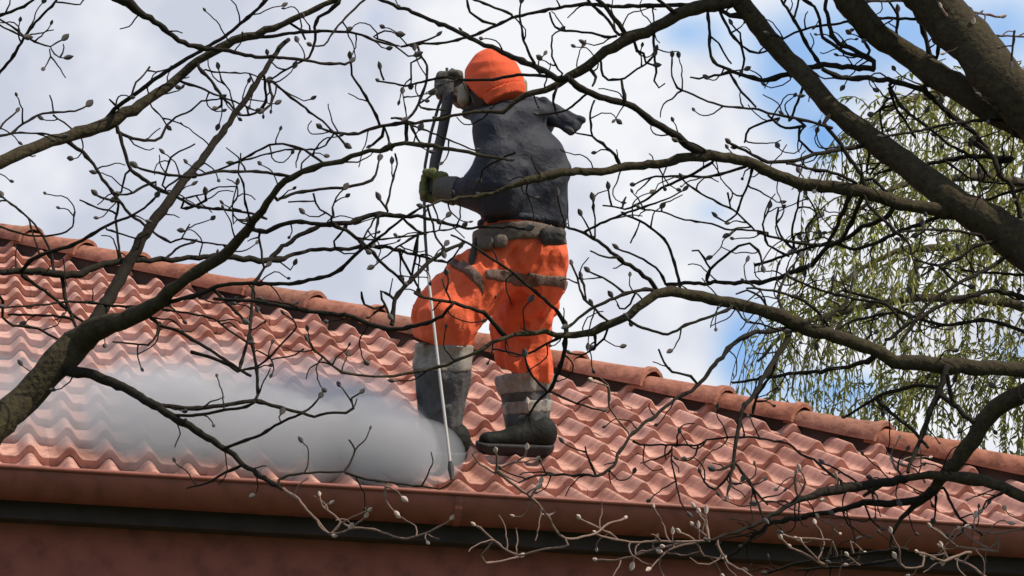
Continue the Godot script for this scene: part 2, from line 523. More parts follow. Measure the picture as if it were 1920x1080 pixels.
# ------------------------------------------------------------------ rounded bodies: tapered capsules joined smoothly, meshed as surface nets
func field_mesh(bones: Array, k: float, cell: float, inflate := 0.0, clips := [], folds := 0.0, fold_scale := Vector3(18, 9, 18), seed_ := 1) -> ArrayMesh:
	var lo := Vector3.INF
	var hi := -Vector3.INF
	for b in bones:
		for e in 2:
			var r: float = b[2 + e] + 2.5 * cell + k + maxf(inflate, 0.0) + absf(folds)
			lo = lo.min(b[e] - Vector3.ONE * r)
			hi = hi.max(b[e] + Vector3.ONE * r)
	var nx := int((hi.x - lo.x) / cell) + 2
	var ny := int((hi.y - lo.y) / cell) + 2
	var nz := int((hi.z - lo.z) / cell) + 2
	var g := PackedFloat32Array()
	g.resize(nx * ny * nz)
	var reach := 3.0 * cell + k * 1.5 + maxf(inflate, 0.0) + absf(folds)
	for b in bones:
		var a: Vector3 = b[0]
		var ba: Vector3 = b[1] - a
		var ra: float = b[2]
		var dr: float = b[3] - ra
		var bb := maxf(ba.length_squared(), 1e-9)
		var sq: Vector3 = b[4] if b.size() > 4 else Vector3.ZERO     # flatten along this direction (length = how much)
		var sl := sq.length()
		var sd := sq.normalized()
		var big := maxf(ra, b[3]) + reach
		var l := ((a.min(b[1]) - Vector3.ONE * big) - lo) / cell
		var h := ((a.max(b[1]) + Vector3.ONE * big) - lo) / cell
		for z in range(maxi(int(l.z), 0), mini(int(h.z) + 1, nz)):
			for y in range(maxi(int(l.y), 0), mini(int(h.y) + 1, ny)):
				var at_ := (z * ny + y) * nx
				for x in range(maxi(int(l.x), 0), mini(int(h.x) + 1, nx)):
					var pa := lo + Vector3(x, y, z) * cell - a
					if sl > 0.0:
						pa += sd * (pa.dot(sd) * sl)
					var t := clampf(pa.dot(ba) / bb, 0.0, 1.0)
					var d := (pa - ba * t).length() - ra - dr * t
					if d < reach:
						g[at_ + x] += exp(-maxf(d, -0.12) / k)
	var wrinkle := FastNoiseLite.new()
	wrinkle.seed = seed_
	wrinkle.noise_type = FastNoiseLite.TYPE_SIMPLEX_SMOOTH
	wrinkle.frequency = 1.0
	wrinkle.fractal_octaves = 2
	wrinkle.fractal_gain = 0.35
	for q in g.size():
		var s := g[q]
		if s <= 0.0:
			g[q] = 9.0
			continue
		var d := -k * log(s) - inflate
		if (folds > 0.0 and absf(d) < folds + 2.5 * cell) or clips.size():
			var p := lo + Vector3(q % nx, (q / nx) % ny, q / (nx * ny)) * cell
			if folds > 0.0:
				d += folds * ((absf(wrinkle.get_noise_3dv(p * fold_scale)) * 2.6 - 0.75) if folds > 0.009 else wrinkle.get_noise_3dv(p * fold_scale))
			for c in clips:
				d = maxf(d, (p - c[0]).dot(c[1]))
		g[q] = d
	# one vertex in each cell that the surface crosses
	var shape := Shape.new()
	var made := {}
	var step := [0, 1, nx, nx + 1, nx * ny, nx * ny + 1, nx * ny + nx, nx * ny + nx + 1]
	var ends := [[0, 1], [2, 3], [4, 5], [6, 7], [0, 2], [1, 3], [4, 6], [5, 7], [0, 4], [1, 5], [2, 6], [3, 7]]
	var near := cell * 4.5
	for z in nz - 1:
		for y in ny - 1:
			var row := (z * ny + y) * nx
			for x in nx - 1:
				var q := row + x
				if absf(g[q]) > near:
					continue
				var c := [g[q], g[q + 1], g[q + nx], g[q + nx + 1], g[q + nx * ny], g[q + nx * ny + 1], g[q + nx * ny + nx], g[q + nx * ny + nx + 1]]
				var inside := 0
				for e in 8:
					if c[e] < 0.0:
						inside += 1
				if inside == 0 or inside == 8:
					continue
				var sum := Vector3.ZERO
				var many := 0
				for e in ends:
					var d0: float = c[e[0]]
					var d1: float = c[e[1]]
					if (d0 < 0.0) != (d1 < 0.0):
						var t := d0 / (d0 - d1)
						var p0 := Vector3(e[0] & 1, (e[0] >> 1) & 1, e[0] >> 2)
						var p1 := Vector3(e[1] & 1, (e[1] >> 1) & 1, e[1] >> 2)
						sum += p0.lerp(p1, t)
						many += 1
				made[q] = shape.v.size()
				shape.v.append(lo + (Vector3(x, y, z) + sum / many) * cell)
				shape.n.append(Vector3(c[1] + c[3] + c[5] + c[7] - c[0] - c[2] - c[4] - c[6], c[2] + c[3] + c[6] + c[7] - c[0] - c[1] - c[4] - c[5], c[4] + c[5] + c[6] + c[7] - c[0] - c[1] - c[2] - c[3]).normalized())
	var axes := [1, nx, nx * ny]
	for q in made:
		for ax in 3:
			var d: int = axes[ax]
			var e1: int = axes[(ax + 1) % 3]
			var e2: int = axes[(ax + 2) % 3]
			if (g[q] < 0.0) == (g[q + d] < 0.0):
				continue
			if made.has(q - e1) and made.has(q - e2) and made.has(q - e1 - e2):
				shape.quad(made[q], made[q - e1], made[q - e1 - e2], made[q - e2])
	if shape.v.is_empty():
		return null
	return shape.mesh()

func glove_bones(rod: Vector3, along: Vector3, wrist: Vector3) -> Array:
	# a hand closed round a rod: palm, four fingers of three joints each, a thumb
	var a := along.normalized()
	var x := (wrist - rod)
	x = (x - a * x.dot(a)).normalized()
	var z := a.cross(x)
	var P := func(u: float, v: float, w: float) -> Vector3: return rod + x * u + a * v + z * w
	var bones := []
	bones.append([P.call(0.045, -0.032, 0.0), P.call(0.048, 0.034, 0.0), 0.026, 0.027])
	bones.append([P.call(0.050, 0.0, 0.0), wrist, 0.030, 0.036])
	bones.append([P.call(0.036, -0.03, 0.018), P.call(0.036, 0.03, 0.018), 0.016, 0.017])
	var long := [0.84, 1.0, 1.03, 0.94]
	for f in 4:
		var h := -0.036 + 0.024 * f
		var s: float = long[f]
		var p0 := P.call(0.034, h, 0.026) as Vector3
		var p1 := P.call(0.002, h * 1.05, 0.044 * s) as Vector3
		var p2 := P.call(-0.030 * s, h * 1.05, 0.022) as Vector3
		var p3 := P.call(-0.026 * s, h, -0.012 * s) as Vector3
		bones.append([p0, p1, 0.0125, 0.0118])
		bones.append([p1, p2, 0.0118, 0.0110])
		bones.append([p2, p3, 0.0110, 0.0095])
	var t0 := P.call(0.045, 0.030, -0.022) as Vector3
	var t1 := P.call(0.016, 0.046, -0.036) as Vector3
	var t2 := P.call(-0.014, 0.050, -0.030) as Vector3
	bones.append([t0, t1, 0.015, 0.013])
	bones.append([t1, t2, 0.013, 0.011])
	return bones

func cone_ring(c: Vector3, axis: Vector3, r0: float, r1: float, h: float) -> ArrayMesh:
	var s := Shape.new()
	var t := axis.normalized()
	s.tube([c - t * h, c - t * h * 0.8, c + t * h * 0.8, c + t * h], [r0 * 0.96, r0, r1, r1 * 0.96], 20)
	return s.mesh()

func crease(a: Vector3, c: Vector3, ra: float, rc: float, t0: float, t1: float, f0: float, f1: float, fat := 0.010) -> Array:
	# a fold of cloth laid round a limb: angles in degrees, 0 to the right of the view, 90 towards it
	var t := (c - a).normalized()
	var e1 := (look.x - t * look.x.dot(t)).normalized()
	var e2 := (look.z - t * look.z.dot(t) - e1 * look.z.dot(e1)).normalized()
	var out := []
	var last := Vector3.ZERO
	for k in 6:
		var s := k / 5.0
		var u := lerpf(t0, t1, s)
		var f := deg_to_rad(lerpf(f0, f1, s))
		var p := a.lerp(c, u) + (e1 * cos(f) + e2 * sin(f)) * (lerpf(ra, rc, u) + (0.003 if fat < 0.0105 else 0.009))
		if k:
			out.append([last, p, fat * (0.55 + 0.45 * sin(PI * (s - 0.1))), fat * (0.55 + 0.45 * sin(PI * s)) * 0.95])
		last = p
	return out

func build_person() -> void:
	var foot_r := on_roof(985, 838, 0.012)
	var foot_l := on_roof(822, 852, 0.012)
	var base := Vector3(foot_r.x, foot_r.y, foot_r.z)
	var man := thing("person", "person in orange cap, dark jacket and orange work trousers standing on roof tiles", "person", base)
	var dr := (foot_r - EYE).dot(-look.z)       # how far the two feet are along the view
	var dl := (foot_l - EYE).dot(-look.z)
	var dm := dr * 0.55 + dl * 0.45
	# joints
	var hip_l := at(940, 492, dm - 0.02)
	var hip_r := at(1000, 492, dm + 0.09)
	var knee_l := at(834, 588, dl + 0.03)
	var ank_l := at(826, 812, dl + 0.03)
	var knee_r := at(975, 612, dr + 0.10)
	var ank_r := at(990, 790, dr + 0.06)
	var pelvis := at(972, 462, dm + 0.03)
	var waist := at(972, 425, dm + 0.03)
	var chest := at(980, 300, dm + 0.04)
	var neck := at(948, 222, dm + 0.04)
	var sh_l := at(926, 246, dm - 0.12)
	var sh_r := at(1000, 224, dm + 0.20)
	var elb_l := at(935, 372, dm - 0.16)
	var wri_l := at(852, 358, dm - 0.10)
	var elb_r := at(915, 205, dm + 0.40)
	var wri_r := at(866, 178, dm + 0.20)
	var head := at(924, 158, dm + 0.04)
	var rod_r := at(840, 160, dm + 0.14)
	var rod_l := at(806, 350, dm - 0.07)
	var ahead := (Vector3(-0.88, -0.12, -0.46)).normalized()       # where he looks
	var side_l := Vector3.UP.cross(ahead).normalized()
	# ---- trousers
	var legs := [
		[hip_l, knee_l.lerp(hip_l, 0.35), 0.112, 0.120], [knee_l.lerp(hip_l, 0.35), knee_l, 0.118, 0.108], [knee_l, ank_l.lerp(knee_l, 0.5), 0.112, 0.098], [ank_l.lerp(knee_l, 0.5), ank_l, 0.096, 0.080],
		[hip_r, knee_r, 0.132, 0.108], [knee_r, ank_r.lerp(knee_r, 0.5), 0.108, 0.102], [ank_r.lerp(knee_r, 0.5), ank_r, 0.102, 0.092],
		[pelvis + side_l * 0.055, pelvis - side_l * 0.055, 0.140, 0.140], [pelvis.lerp(waist, 0.8) + side_l * 0.05, pelvis.lerp(waist, 0.8) - side_l * 0.05, 0.122, 0.122],
		[at(1010, 488, dm + 0.05), at(1014, 510, dm + 0.05), 0.105, 0.095],
	]
	var plain_legs := legs.size()
	for q in [[4, 0.15, 0.55, 20, 120], [4, 0.30, 0.75, 40, 140], [4, 0.55, 0.90, 10, 95], [4, 0.1, 0.28, 60, 160], [5, 0.05, 0.30, 150, 30], [5, 0.30, 0.62, 10, 130], [5, 0.62, 0.85, 160, 40], [5, 0.75, 1.0, 20, 120], [0, 0.2, 0.7, 60, 150], [0, 0.5, 0.95, 40, 130], [2, 0.05, 0.2, 20, 140], [2, 0.22, 0.42, 30, 150], [2, -0.12, 0.02, 40, 150]]:
		var l: Array = legs[q[0]]
		legs += crease(l[0], l[1], l[2], l[3], q[1], q[2], q[3], q[4])
	var axis_l := (knee_l - ank_l).normalized()
	var axis_r := (knee_r - ank_r).normalized()
	var cut_l := at(826, 650, dl + 0.03)
	var cut_r := at(987, 706, dr + 0.06)
	var mid := at(885, 700, dm)
	var right_way := look.x
	var lk := 0.018
	# everything above the two reflective hems; below them the legs are dark
	var upper := _leg_mesh(legs, lk, [], 0.012, cut_l, axis_l, cut_r, axis_r, mid, right_way, 0)
	var trousers := part("trousers", upper, M.orange, man)
	# thigh bands
	var grain_ := Vector3(9, 4.5, 9)
	var split := at(912, 545, dm)
	var band_r := field_mesh(legs, lk, 0.0105, 0.006, [[at(978, 545, dr + 0.1), Vector3(-0.08, 1, 0)], [at(978, 566, dr + 0.1), Vector3(0.08, -1, 0)], [split, -look.x]], 0.012, grain_, 2)
	part("thigh_band", band_r, M.band_dirty, man)
	var tl := (hip_l - knee_l).normalized()
	var band_l := field_mesh(legs, lk, 0.0105, 0.006, [[at(880, 540, dm - 0.1) + tl * 0.022, tl], [at(880, 540, dm - 0.1) - tl * 0.022, -tl], [at(908, 545, dm), look.x]], 0.012, grain_, 2)
	part("thigh_band", band_l, M.band_dirty, man)
	# reflective hems and the dark lower legs
	var hems := [[legs.slice(2, 4), cut_l, axis_l, 0.095, [at(900, 690, dm), look.x]], [legs.slice(5, 7), cut_r, axis_r, 0.070, [at(905, 700, dm), -look.x]]]
	for h in hems:
		var bones: Array = h[0]
		var c: Vector3 = h[1]
		var ax: Vector3 = h[2]
		part("reflective_band", field_mesh(legs, lk, 0.0105, 0.006, [[c + ax * 0.012, ax], [c - ax * h[3], -ax], h[4]], 0.012, grain_, 2), M.band, man)
		part("lower_leg", field_mesh(bones, lk, 0.012, 0.002, [[c - ax * 0.02, ax]], 0.012, grain_, 2), M.cuff, man)
	part("reflective_band", field_mesh(legs, lk, 0.0105, 0.006, [[at(988, 752, dr + 0.06), axis_r], [at(988, 778, dr + 0.06), -axis_r], [at(905, 700, dm), -look.x]], 0.012, grain_, 2), M.band, man)
	# ---- boots
	for q in 2:
		var ank: Vector3 = ank_l if q == 0 else ank_r
		var sole_px := Vector2(822, 852) if q == 0 else Vector2(985, 838)
		var heel := on_roof(sole_px.x + 30, sole_px.y - 5, 0.03)
		var toe := on_roof(sole_px.x - 72, sole_px.y - 7, 0.03)
		var boot := field_mesh([[ank, heel + Vector3.UP * 0.045, 0.060, 0.056], [heel + Vector3.UP * 0.025, toe + Vector3.UP * 0.012, 0.048, 0.034], [heel + Vector3.UP * 0.06, toe.lerp(heel, 0.5) + Vector3.UP * 0.032, 0.052, 0.038], [ank + Vector3.UP * 0.01, ank - Vector3.UP * 0.02, 0.070, 0.068]], 0.012, 0.008, 0.0, [], 0.0015, Vector3(14, 14, 14), 6)
		var bn := part("boot", boot, M.boot, man)
		var sole := field_mesh([[heel, toe, 0.050, 0.042]], 0.01, 0.009, 0.006, [[heel + rise * 0.006, rise]])
		put("sole", sole, M.sole, bn)
	# ---- jacket
	var coat := [
		[waist + side_l * 0.056 + Vector3(0, -0.015, 0), chest + side_l * 0.066, 0.128, 0.120], [waist - side_l * 0.056 + Vector3(0, -0.015, 0), chest - side_l * 0.070, 0.128, 0.122],
		[chest, neck.lerp(chest, 0.35), 0.142, 0.108], [sh_l, sh_r, 0.070, 0.074], [neck.lerp(chest, 0.3), neck, 0.100, 0.070],
		[at(1012, 300, dm + 0.05), at(1016, 390, dm + 0.05), 0.100, 0.104],
		[sh_l, elb_l, 0.076, 0.068], [elb_l, wri_l, 0.070, 0.054], [sh_r, elb_r, 0.085, 0.072], [elb_r, wri_r, 0.070, 0.052],
		[at(1010, 212, dm + 0.14), at(1044, 210, dm + 0.13), 0.036, 0.026],
		[at(905, 222, dm - 0.06), at(960, 212, dm - 0.06), 0.030, 0.036], [at(960, 212, dm - 0.06), at(1010, 210, dm + 0.02), 0.036, 0.034], [at(874, 214, dm + 0.06), at(905, 222, dm - 0.06), 0.022, 0.030],
	]
	var plain_coat := coat.size()
	for q in [[1, 0.05, 0.45, 60, 120], [1, 0.15, 0.62, 20, 110], [1, 0.35, 0.85, 30, 125], [1, 0.62, 1.0, 40, 120], [0, 0.1, 0.5, 130, 70], [0, 0.35, 0.8, 150, 75], [5, 0.2, 0.7, 20, 90], [6, 0.55, 0.75, 30, 150], [6, 0.75, 0.92, 150, 40], [6, 0.3, 0.5, 40, 150], [7, 0.15, 0.3, 40, 150], [7, 0.45, 0.6, 30, 140], [1, -0.02, 0.12, 20, 140]]:
		var l: Array = coat[q[0]]
		coat += crease(l[0], l[1], l[2], l[3], q[1], q[2], q[3], q[4], 0.0115)
	part("jacket", field_mesh(coat, 0.020, 0.0105, 0.0, [[at(972, 424, dm), Vector3(0.06, -1, 0).normalized()]], 0.007, Vector3(7.0, 5.0, 7.0), 7), M.jacket, man)
	var hem := field_mesh(coat.slice(0, 2) + [coat[5]], 0.020, 0.0125, 0.010, [[at(972, 414, dm), Vector3(-0.06, 1, 0).normalized()], [at(972, 428, dm), Vector3(0.06, -1, 0).normalized()]], 0.010, Vector3(13, 9, 13), 7)
	part("jacket_hem", hem, M.jacket, man)
	var fa := at(1018, 194, dm + 0.15)
	var fb := at(1092, 225, dm + 0.10)
	var fc := at(1071, 248, dm + 0.08)
	var fd := at(1034, 226, dm + 0.11)
	var flap := [[fa, fb, 0.020, 0.009], [fd, fb, 0.016, 0.009], [fd, fc, 0.016, 0.008], [fb, fc, 0.009, 0.008], [fa, fc, 0.018, 0.009], [fa, fd, 0.022, 0.018], [fd.lerp(fa, 0.5), fb.lerp(fc, 0.5), 0.016, 0.012], [fa.lerp(fb, 0.35) + look.z * 0.012, fc.lerp(fb, 0.3) + look.z * 0.008, 0.012, 0.008]]
	part("hood", field_mesh(flap, 0.007, 0.007, 0.0, [], 0.004, Vector3(22, 22, 22), 23), M.jacket, man)
	# ---- tool belt with pouches
	var waist_bones := [legs[7], legs[8], legs[9], coat[0], coat[1]]
	part("belt", field_mesh(waist_bones, 0.02, 0.0125, 0.012, [[at(972, 432, dm), Vector3(-0.10, 1, 0).normalized()], [at(972, 466, dm), Vector3(0.16, -1, 0).normalized()]], 0.003, Vector3(12, 12, 12), 9), M.belt, man)
	for pc in [[1036, 443, 24, 16, -0.13, 0.07], [910, 455, 11, 13, -0.18, 0.05], [938, 452, 9, 12, -0.18, 0.05]]:
		var c := at(pc[0], pc[1], dm + pc[4])
		var k: float = dm / FOCAL
		var hx: Vector3 = look.x * pc[2] * k
		var hy: Vector3 = Vector3.UP * pc[3] * k
		var pouch := field_mesh([[c - hx * 0.55 + hy * 0.3, c + hx * 0.55 + hy * 0.3, hy.length() * 0.75, hy.length() * 0.75], [c - hx * 0.5 - hy * 0.45, c + hx * 0.5 - hy * 0.45, hy.length() * 0.65, hy.length() * 0.65]], 0.006, 0.007, 0.0, [], 0.0)
		part("pouch", pouch, M.leather if pc[0] > 1000 else M.belt, man)
	# loose strap hanging down his left side
	var strap := Shape.new()
	strap.tube([at(893, 446, dm - 0.16), at(886, 480, dm - 0.18), at(880, 515, dm - 0.2), at(897, 548, dm - 0.19), at(930, 556, dm - 0.17)], [0.011, 0.014, 0.016, 0.014, 0.010], 8)
	part("strap", strap.mesh(), M.leather, man)
	# ---- the body inside: one continuous figure, skin shows at the face and neck
	var face_c := head + ahead * 0.012
	var skin := [
		[head + Vector3.UP * 0.01, face_c + Vector3.DOWN * 0.035, 0.094, 0.080], [face_c + Vector3.DOWN * 0.05, face_c + ahead * 0.050 + Vector3.DOWN * 0.085, 0.062, 0.038],
		[face_c + ahead * 0.084 + Vector3.UP * 0.012, face_c + ahead * 0.112 + Vector3.DOWN * 0.026, 0.010, 0.015],
		[face_c + ahead * 0.080 + side_l * 0.045 + Vector3.UP * 0.030, face_c + ahead * 0.080 - side_l * 0.045 + Vector3.UP * 0.030, 0.014, 0.014],
		[face_c + ahead * 0.082 + side_l * 0.022 + Vector3.DOWN * 0.060, face_c + ahead * 0.082 - side_l * 0.022 + Vector3.DOWN * 0.060, 0.010, 0.010],
		[head + side_l * 0.088 + Vector3.DOWN * 0.030, head + side_l * 0.092 + Vector3.UP * 0.012, 0.014, 0.019], [head - side_l * 0.088 + Vector3.DOWN * 0.030, head - side_l * 0.092 + Vector3.UP * 0.012, 0.014, 0.019],
		[head + Vector3.DOWN * 0.06, neck + Vector3.DOWN * 0.05, 0.060, 0.066], [neck + Vector3.DOWN * 0.05, chest, 0.09, 0.12], [chest, pelvis, 0.12, 0.12],
		[sh_l, elb_l, 0.052, 0.042], [elb_l, wri_l, 0.042, 0.030], [sh_r, elb_r, 0.052, 0.042], [elb_r, wri_r, 0.042, 0.030], [sh_l, sh_r, 0.05, 0.05],
		[wri_l, wri_l.lerp(rod_l, 0.5), 0.026, 0.022], [wri_r, wri_r.lerp(rod_r, 0.5), 0.026, 0.022],
		[hip_l, knee_l, 0.085, 0.060], [knee_l, ank_l, 0.060, 0.042], [hip_r, knee_r, 0.085, 0.060], [knee_r, ank_r, 0.060, 0.042],
	]
	part("body", field_mesh(skin, 0.008, 0.009), M.skin, man)
	for e in [1.0, -1.0]:
		var eye := SphereMesh.new()
		eye.radius = 0.012
		eye.height = 0.024
		eye.radial_segments = 12
		eye.rings = 6
		var eo := put("eye", eye, M.band, man)
		eo.position = face_c + ahead * 0.082 + side_l * 0.032 * e + Vector3.UP * 0.010 - man.position
	# ---- cap: a soft orange hood-like cap with a folded rim, tilted
	var up := (Vector3.UP + ahead * 0.10 + look.x * -0.05).normalized()
	var cap := [[head + up * 0.010 - ahead * 0.006, head + up * 0.034 - ahead * 0.004, 0.113, 0.104], [head + up * 0.06, head + up * 0.090 + look.x * 0.004, 0.086, 0.050], [head - up * 0.04 - ahead * 0.010, head - up * 0.09 - ahead * 0.018, 0.111, 0.100]]
	var tilt := (up * 0.93 + ahead * 0.36).normalized()
	part("cap", field_mesh(cap, 0.020, 0.008, 0.0, [[head - up * 0.078, -tilt], [face_c + ahead * 0.050 - up * 0.02, (ahead - up * 0.75).normalized()]], 0.005, Vector3(9, 9, 9), 14), M.cap, man)
	part("cap_rim", field_mesh(cap, 0.020, 0.008, 0.009, [[head - up * 0.078 + tilt * 0.0, tilt], [head - up * 0.078 - tilt * 0.040, -tilt], [face_c + ahead * 0.030 - up * 0.02, (ahead - up * 0.6).normalized()]], 0.004, Vector3(9, 9, 9), 15), M.cap, man)
	var face_shade := field_mesh(skin.slice(0, 3) + [skin[4], skin[7]], 0.008, 0.008, 0.007, [[face_c - Vector3.UP * 0.012, (Vector3.UP + ahead * 0.25).normalized()], [neck + Vector3.DOWN * 0.03, Vector3.DOWN]], 0.003, Vector3(20, 20, 20), 19)
	part("face_shade_cover", face_shade, M.leather, man)  # added dark cover, stands in for the shade on the lower face
	for e in [-1.0, 1.0]:
		var c: Vector3 = head + look.x * (0.116 * e) + Vector3.DOWN * (0.045 if e < 0 else 0.022) + look.z * 0.02
		part("ear_muff", field_mesh([[c + Vector3.UP * 0.022, c + Vector3.DOWN * 0.022, 0.024, 0.026], [c + Vector3.UP * 0.022, head + Vector3.UP * 0.03 + look.x * (0.108 * e), 0.010, 0.008]], 0.005, 0.006), M.muff, man)
	# ---- gloves closed round the lance
	var dirs := [(at(833, 222, dm + 0.10) - rod_r).normalized() * -1.0, (at(797, 440, dm - 0.14) - rod_l).normalized() * -1.0]
	part("glove", field_mesh(glove_bones(rod_r, dirs[0], wri_r), 0.006, 0.005, 0.003, [], 0.003, Vector3(40, 40, 40), 16), M.glove_grey, man)
	part("glove", field_mesh(glove_bones(rod_l, dirs[1], wri_l), 0.006, 0.005, 0.003, [], 0.003, Vector3(40, 40, 40), 17), M.glove_green, man)
	part("glove_cuff", cone_ring(wri_l.lerp(rod_l, 0.30), rod_l - wri_l, 0.060, 0.050, 0.040), M.glove_grey, man)
	part("glove_cuff", cone_ring(wri_r.lerp(rod_r, 0.12), rod_r - wri_r, 0.056, 0.048, 0.030), M.glove_grey, man)
	# ---- the lance
	var tip := on_roof(848, 905, 0.03)
	var dt := (tip - EYE).dot(-look.z)
	var lance := thing("spray_lance", "long thin pale spray lance with dark hose held upright by the person", "spray lance", tip)
	var path := []
	var rad := []
	for w in [[838, 128, 0.17], [838, 160, 0.14], [822, 200, 0.115], [808, 250, 0.07], [797, 310, 0.0], [795, 360, -0.07], [797, 440, -0.14]]:
		path.append(at(w[0], w[1], dm + w[2]))
		rad.append(0.0065)
	var d2 := dm - 0.14
	for w in [[802, 510, 0.2], [808, 560, 0.33], [817, 640, 0.5], [827, 725, 0.66], [838, 815, 0.84], [848, 900, 0.99]]:
		path.append(at(w[0], w[1], lerpf(d2, dt, w[2])))
		rad.append(0.0058)
	var rods := Shape.new()
	rods.tube(path.slice(7), rad.slice(7), 10)
	part("tube", rods.mesh(), M.tube, lance)
	var grip := Shape.new()
	grip.tube(path.slice(0, 8), rad.slice(0, 8), 10)
	part("upper_tube", grip.mesh(), M.rubber, lance)
	var noz := Shape.new()
	noz.tube([path[-1], path[-1].lerp(path[-2], 0.25), path[-1].lerp(path[-2], 0.4)], [0.007, 0.013, 0.008], 10)
	part("nozzle", noz.mesh(), M.rubber, lance)
	var hose := Shape.new()
	hose.tube([at(842, 150, dm + 0.13), at(840, 185, dm + 0.10), at(834, 222, dm + 0.07), at(826, 262, dm + 0.04), at(816, 300, dm + 0.0), at(811, 330, dm - 0.04), at(812, 362, dm - 0.07)], [0.022, 0.024, 0.022, 0.021, 0.022, 0.020, 0.016], 10)
	part("hose", hose.mesh(), M.rubber, lance)

func _leg_mesh(legs: Array, k: float, _clips: Array, folds: float, cut_l: Vector3, axis_l: Vector3, cut_r: Vector3, axis_r: Vector3, mid: Vector3, right_way: Vector3, _s: int) -> ArrayMesh:
	# bones above each hem: shorten the lower-leg capsules at the hem
	var b := []
	for q in legs.size():
		b.append(legs[q].duplicate())
	b[3] = [b[3][0], cut_l.lerp(b[3][0], 0.0), b[3][2], b[3][2] * 0.98]
	b[6] = [b[6][0], cut_r, b[6][2], b[6][2] * 0.99]
	if (cut_l - legs[3][0]).dot(axis_l) > 0.0:
		b[3] = [b[2][0].lerp(b[2][1], 0.3), cut_l, 0.105, 0.100]
		b[2] = [b[2][0], b[2][0].lerp(cut_l, 0.7), b[2][2], 0.104]
	# rounded ends reach below the hem, so cut both with one slanted plane through the two hems
	var across := (cut_r - cut_l)
	var view := -look.z
	var n := across.cross(view).normalized()
	if n.y > 0.0:
		n = -n
	return field_mesh(b, k, 0.0095, 0.0, [[cut_l, n]], folds, Vector3(9, 4.5, 9), 2)

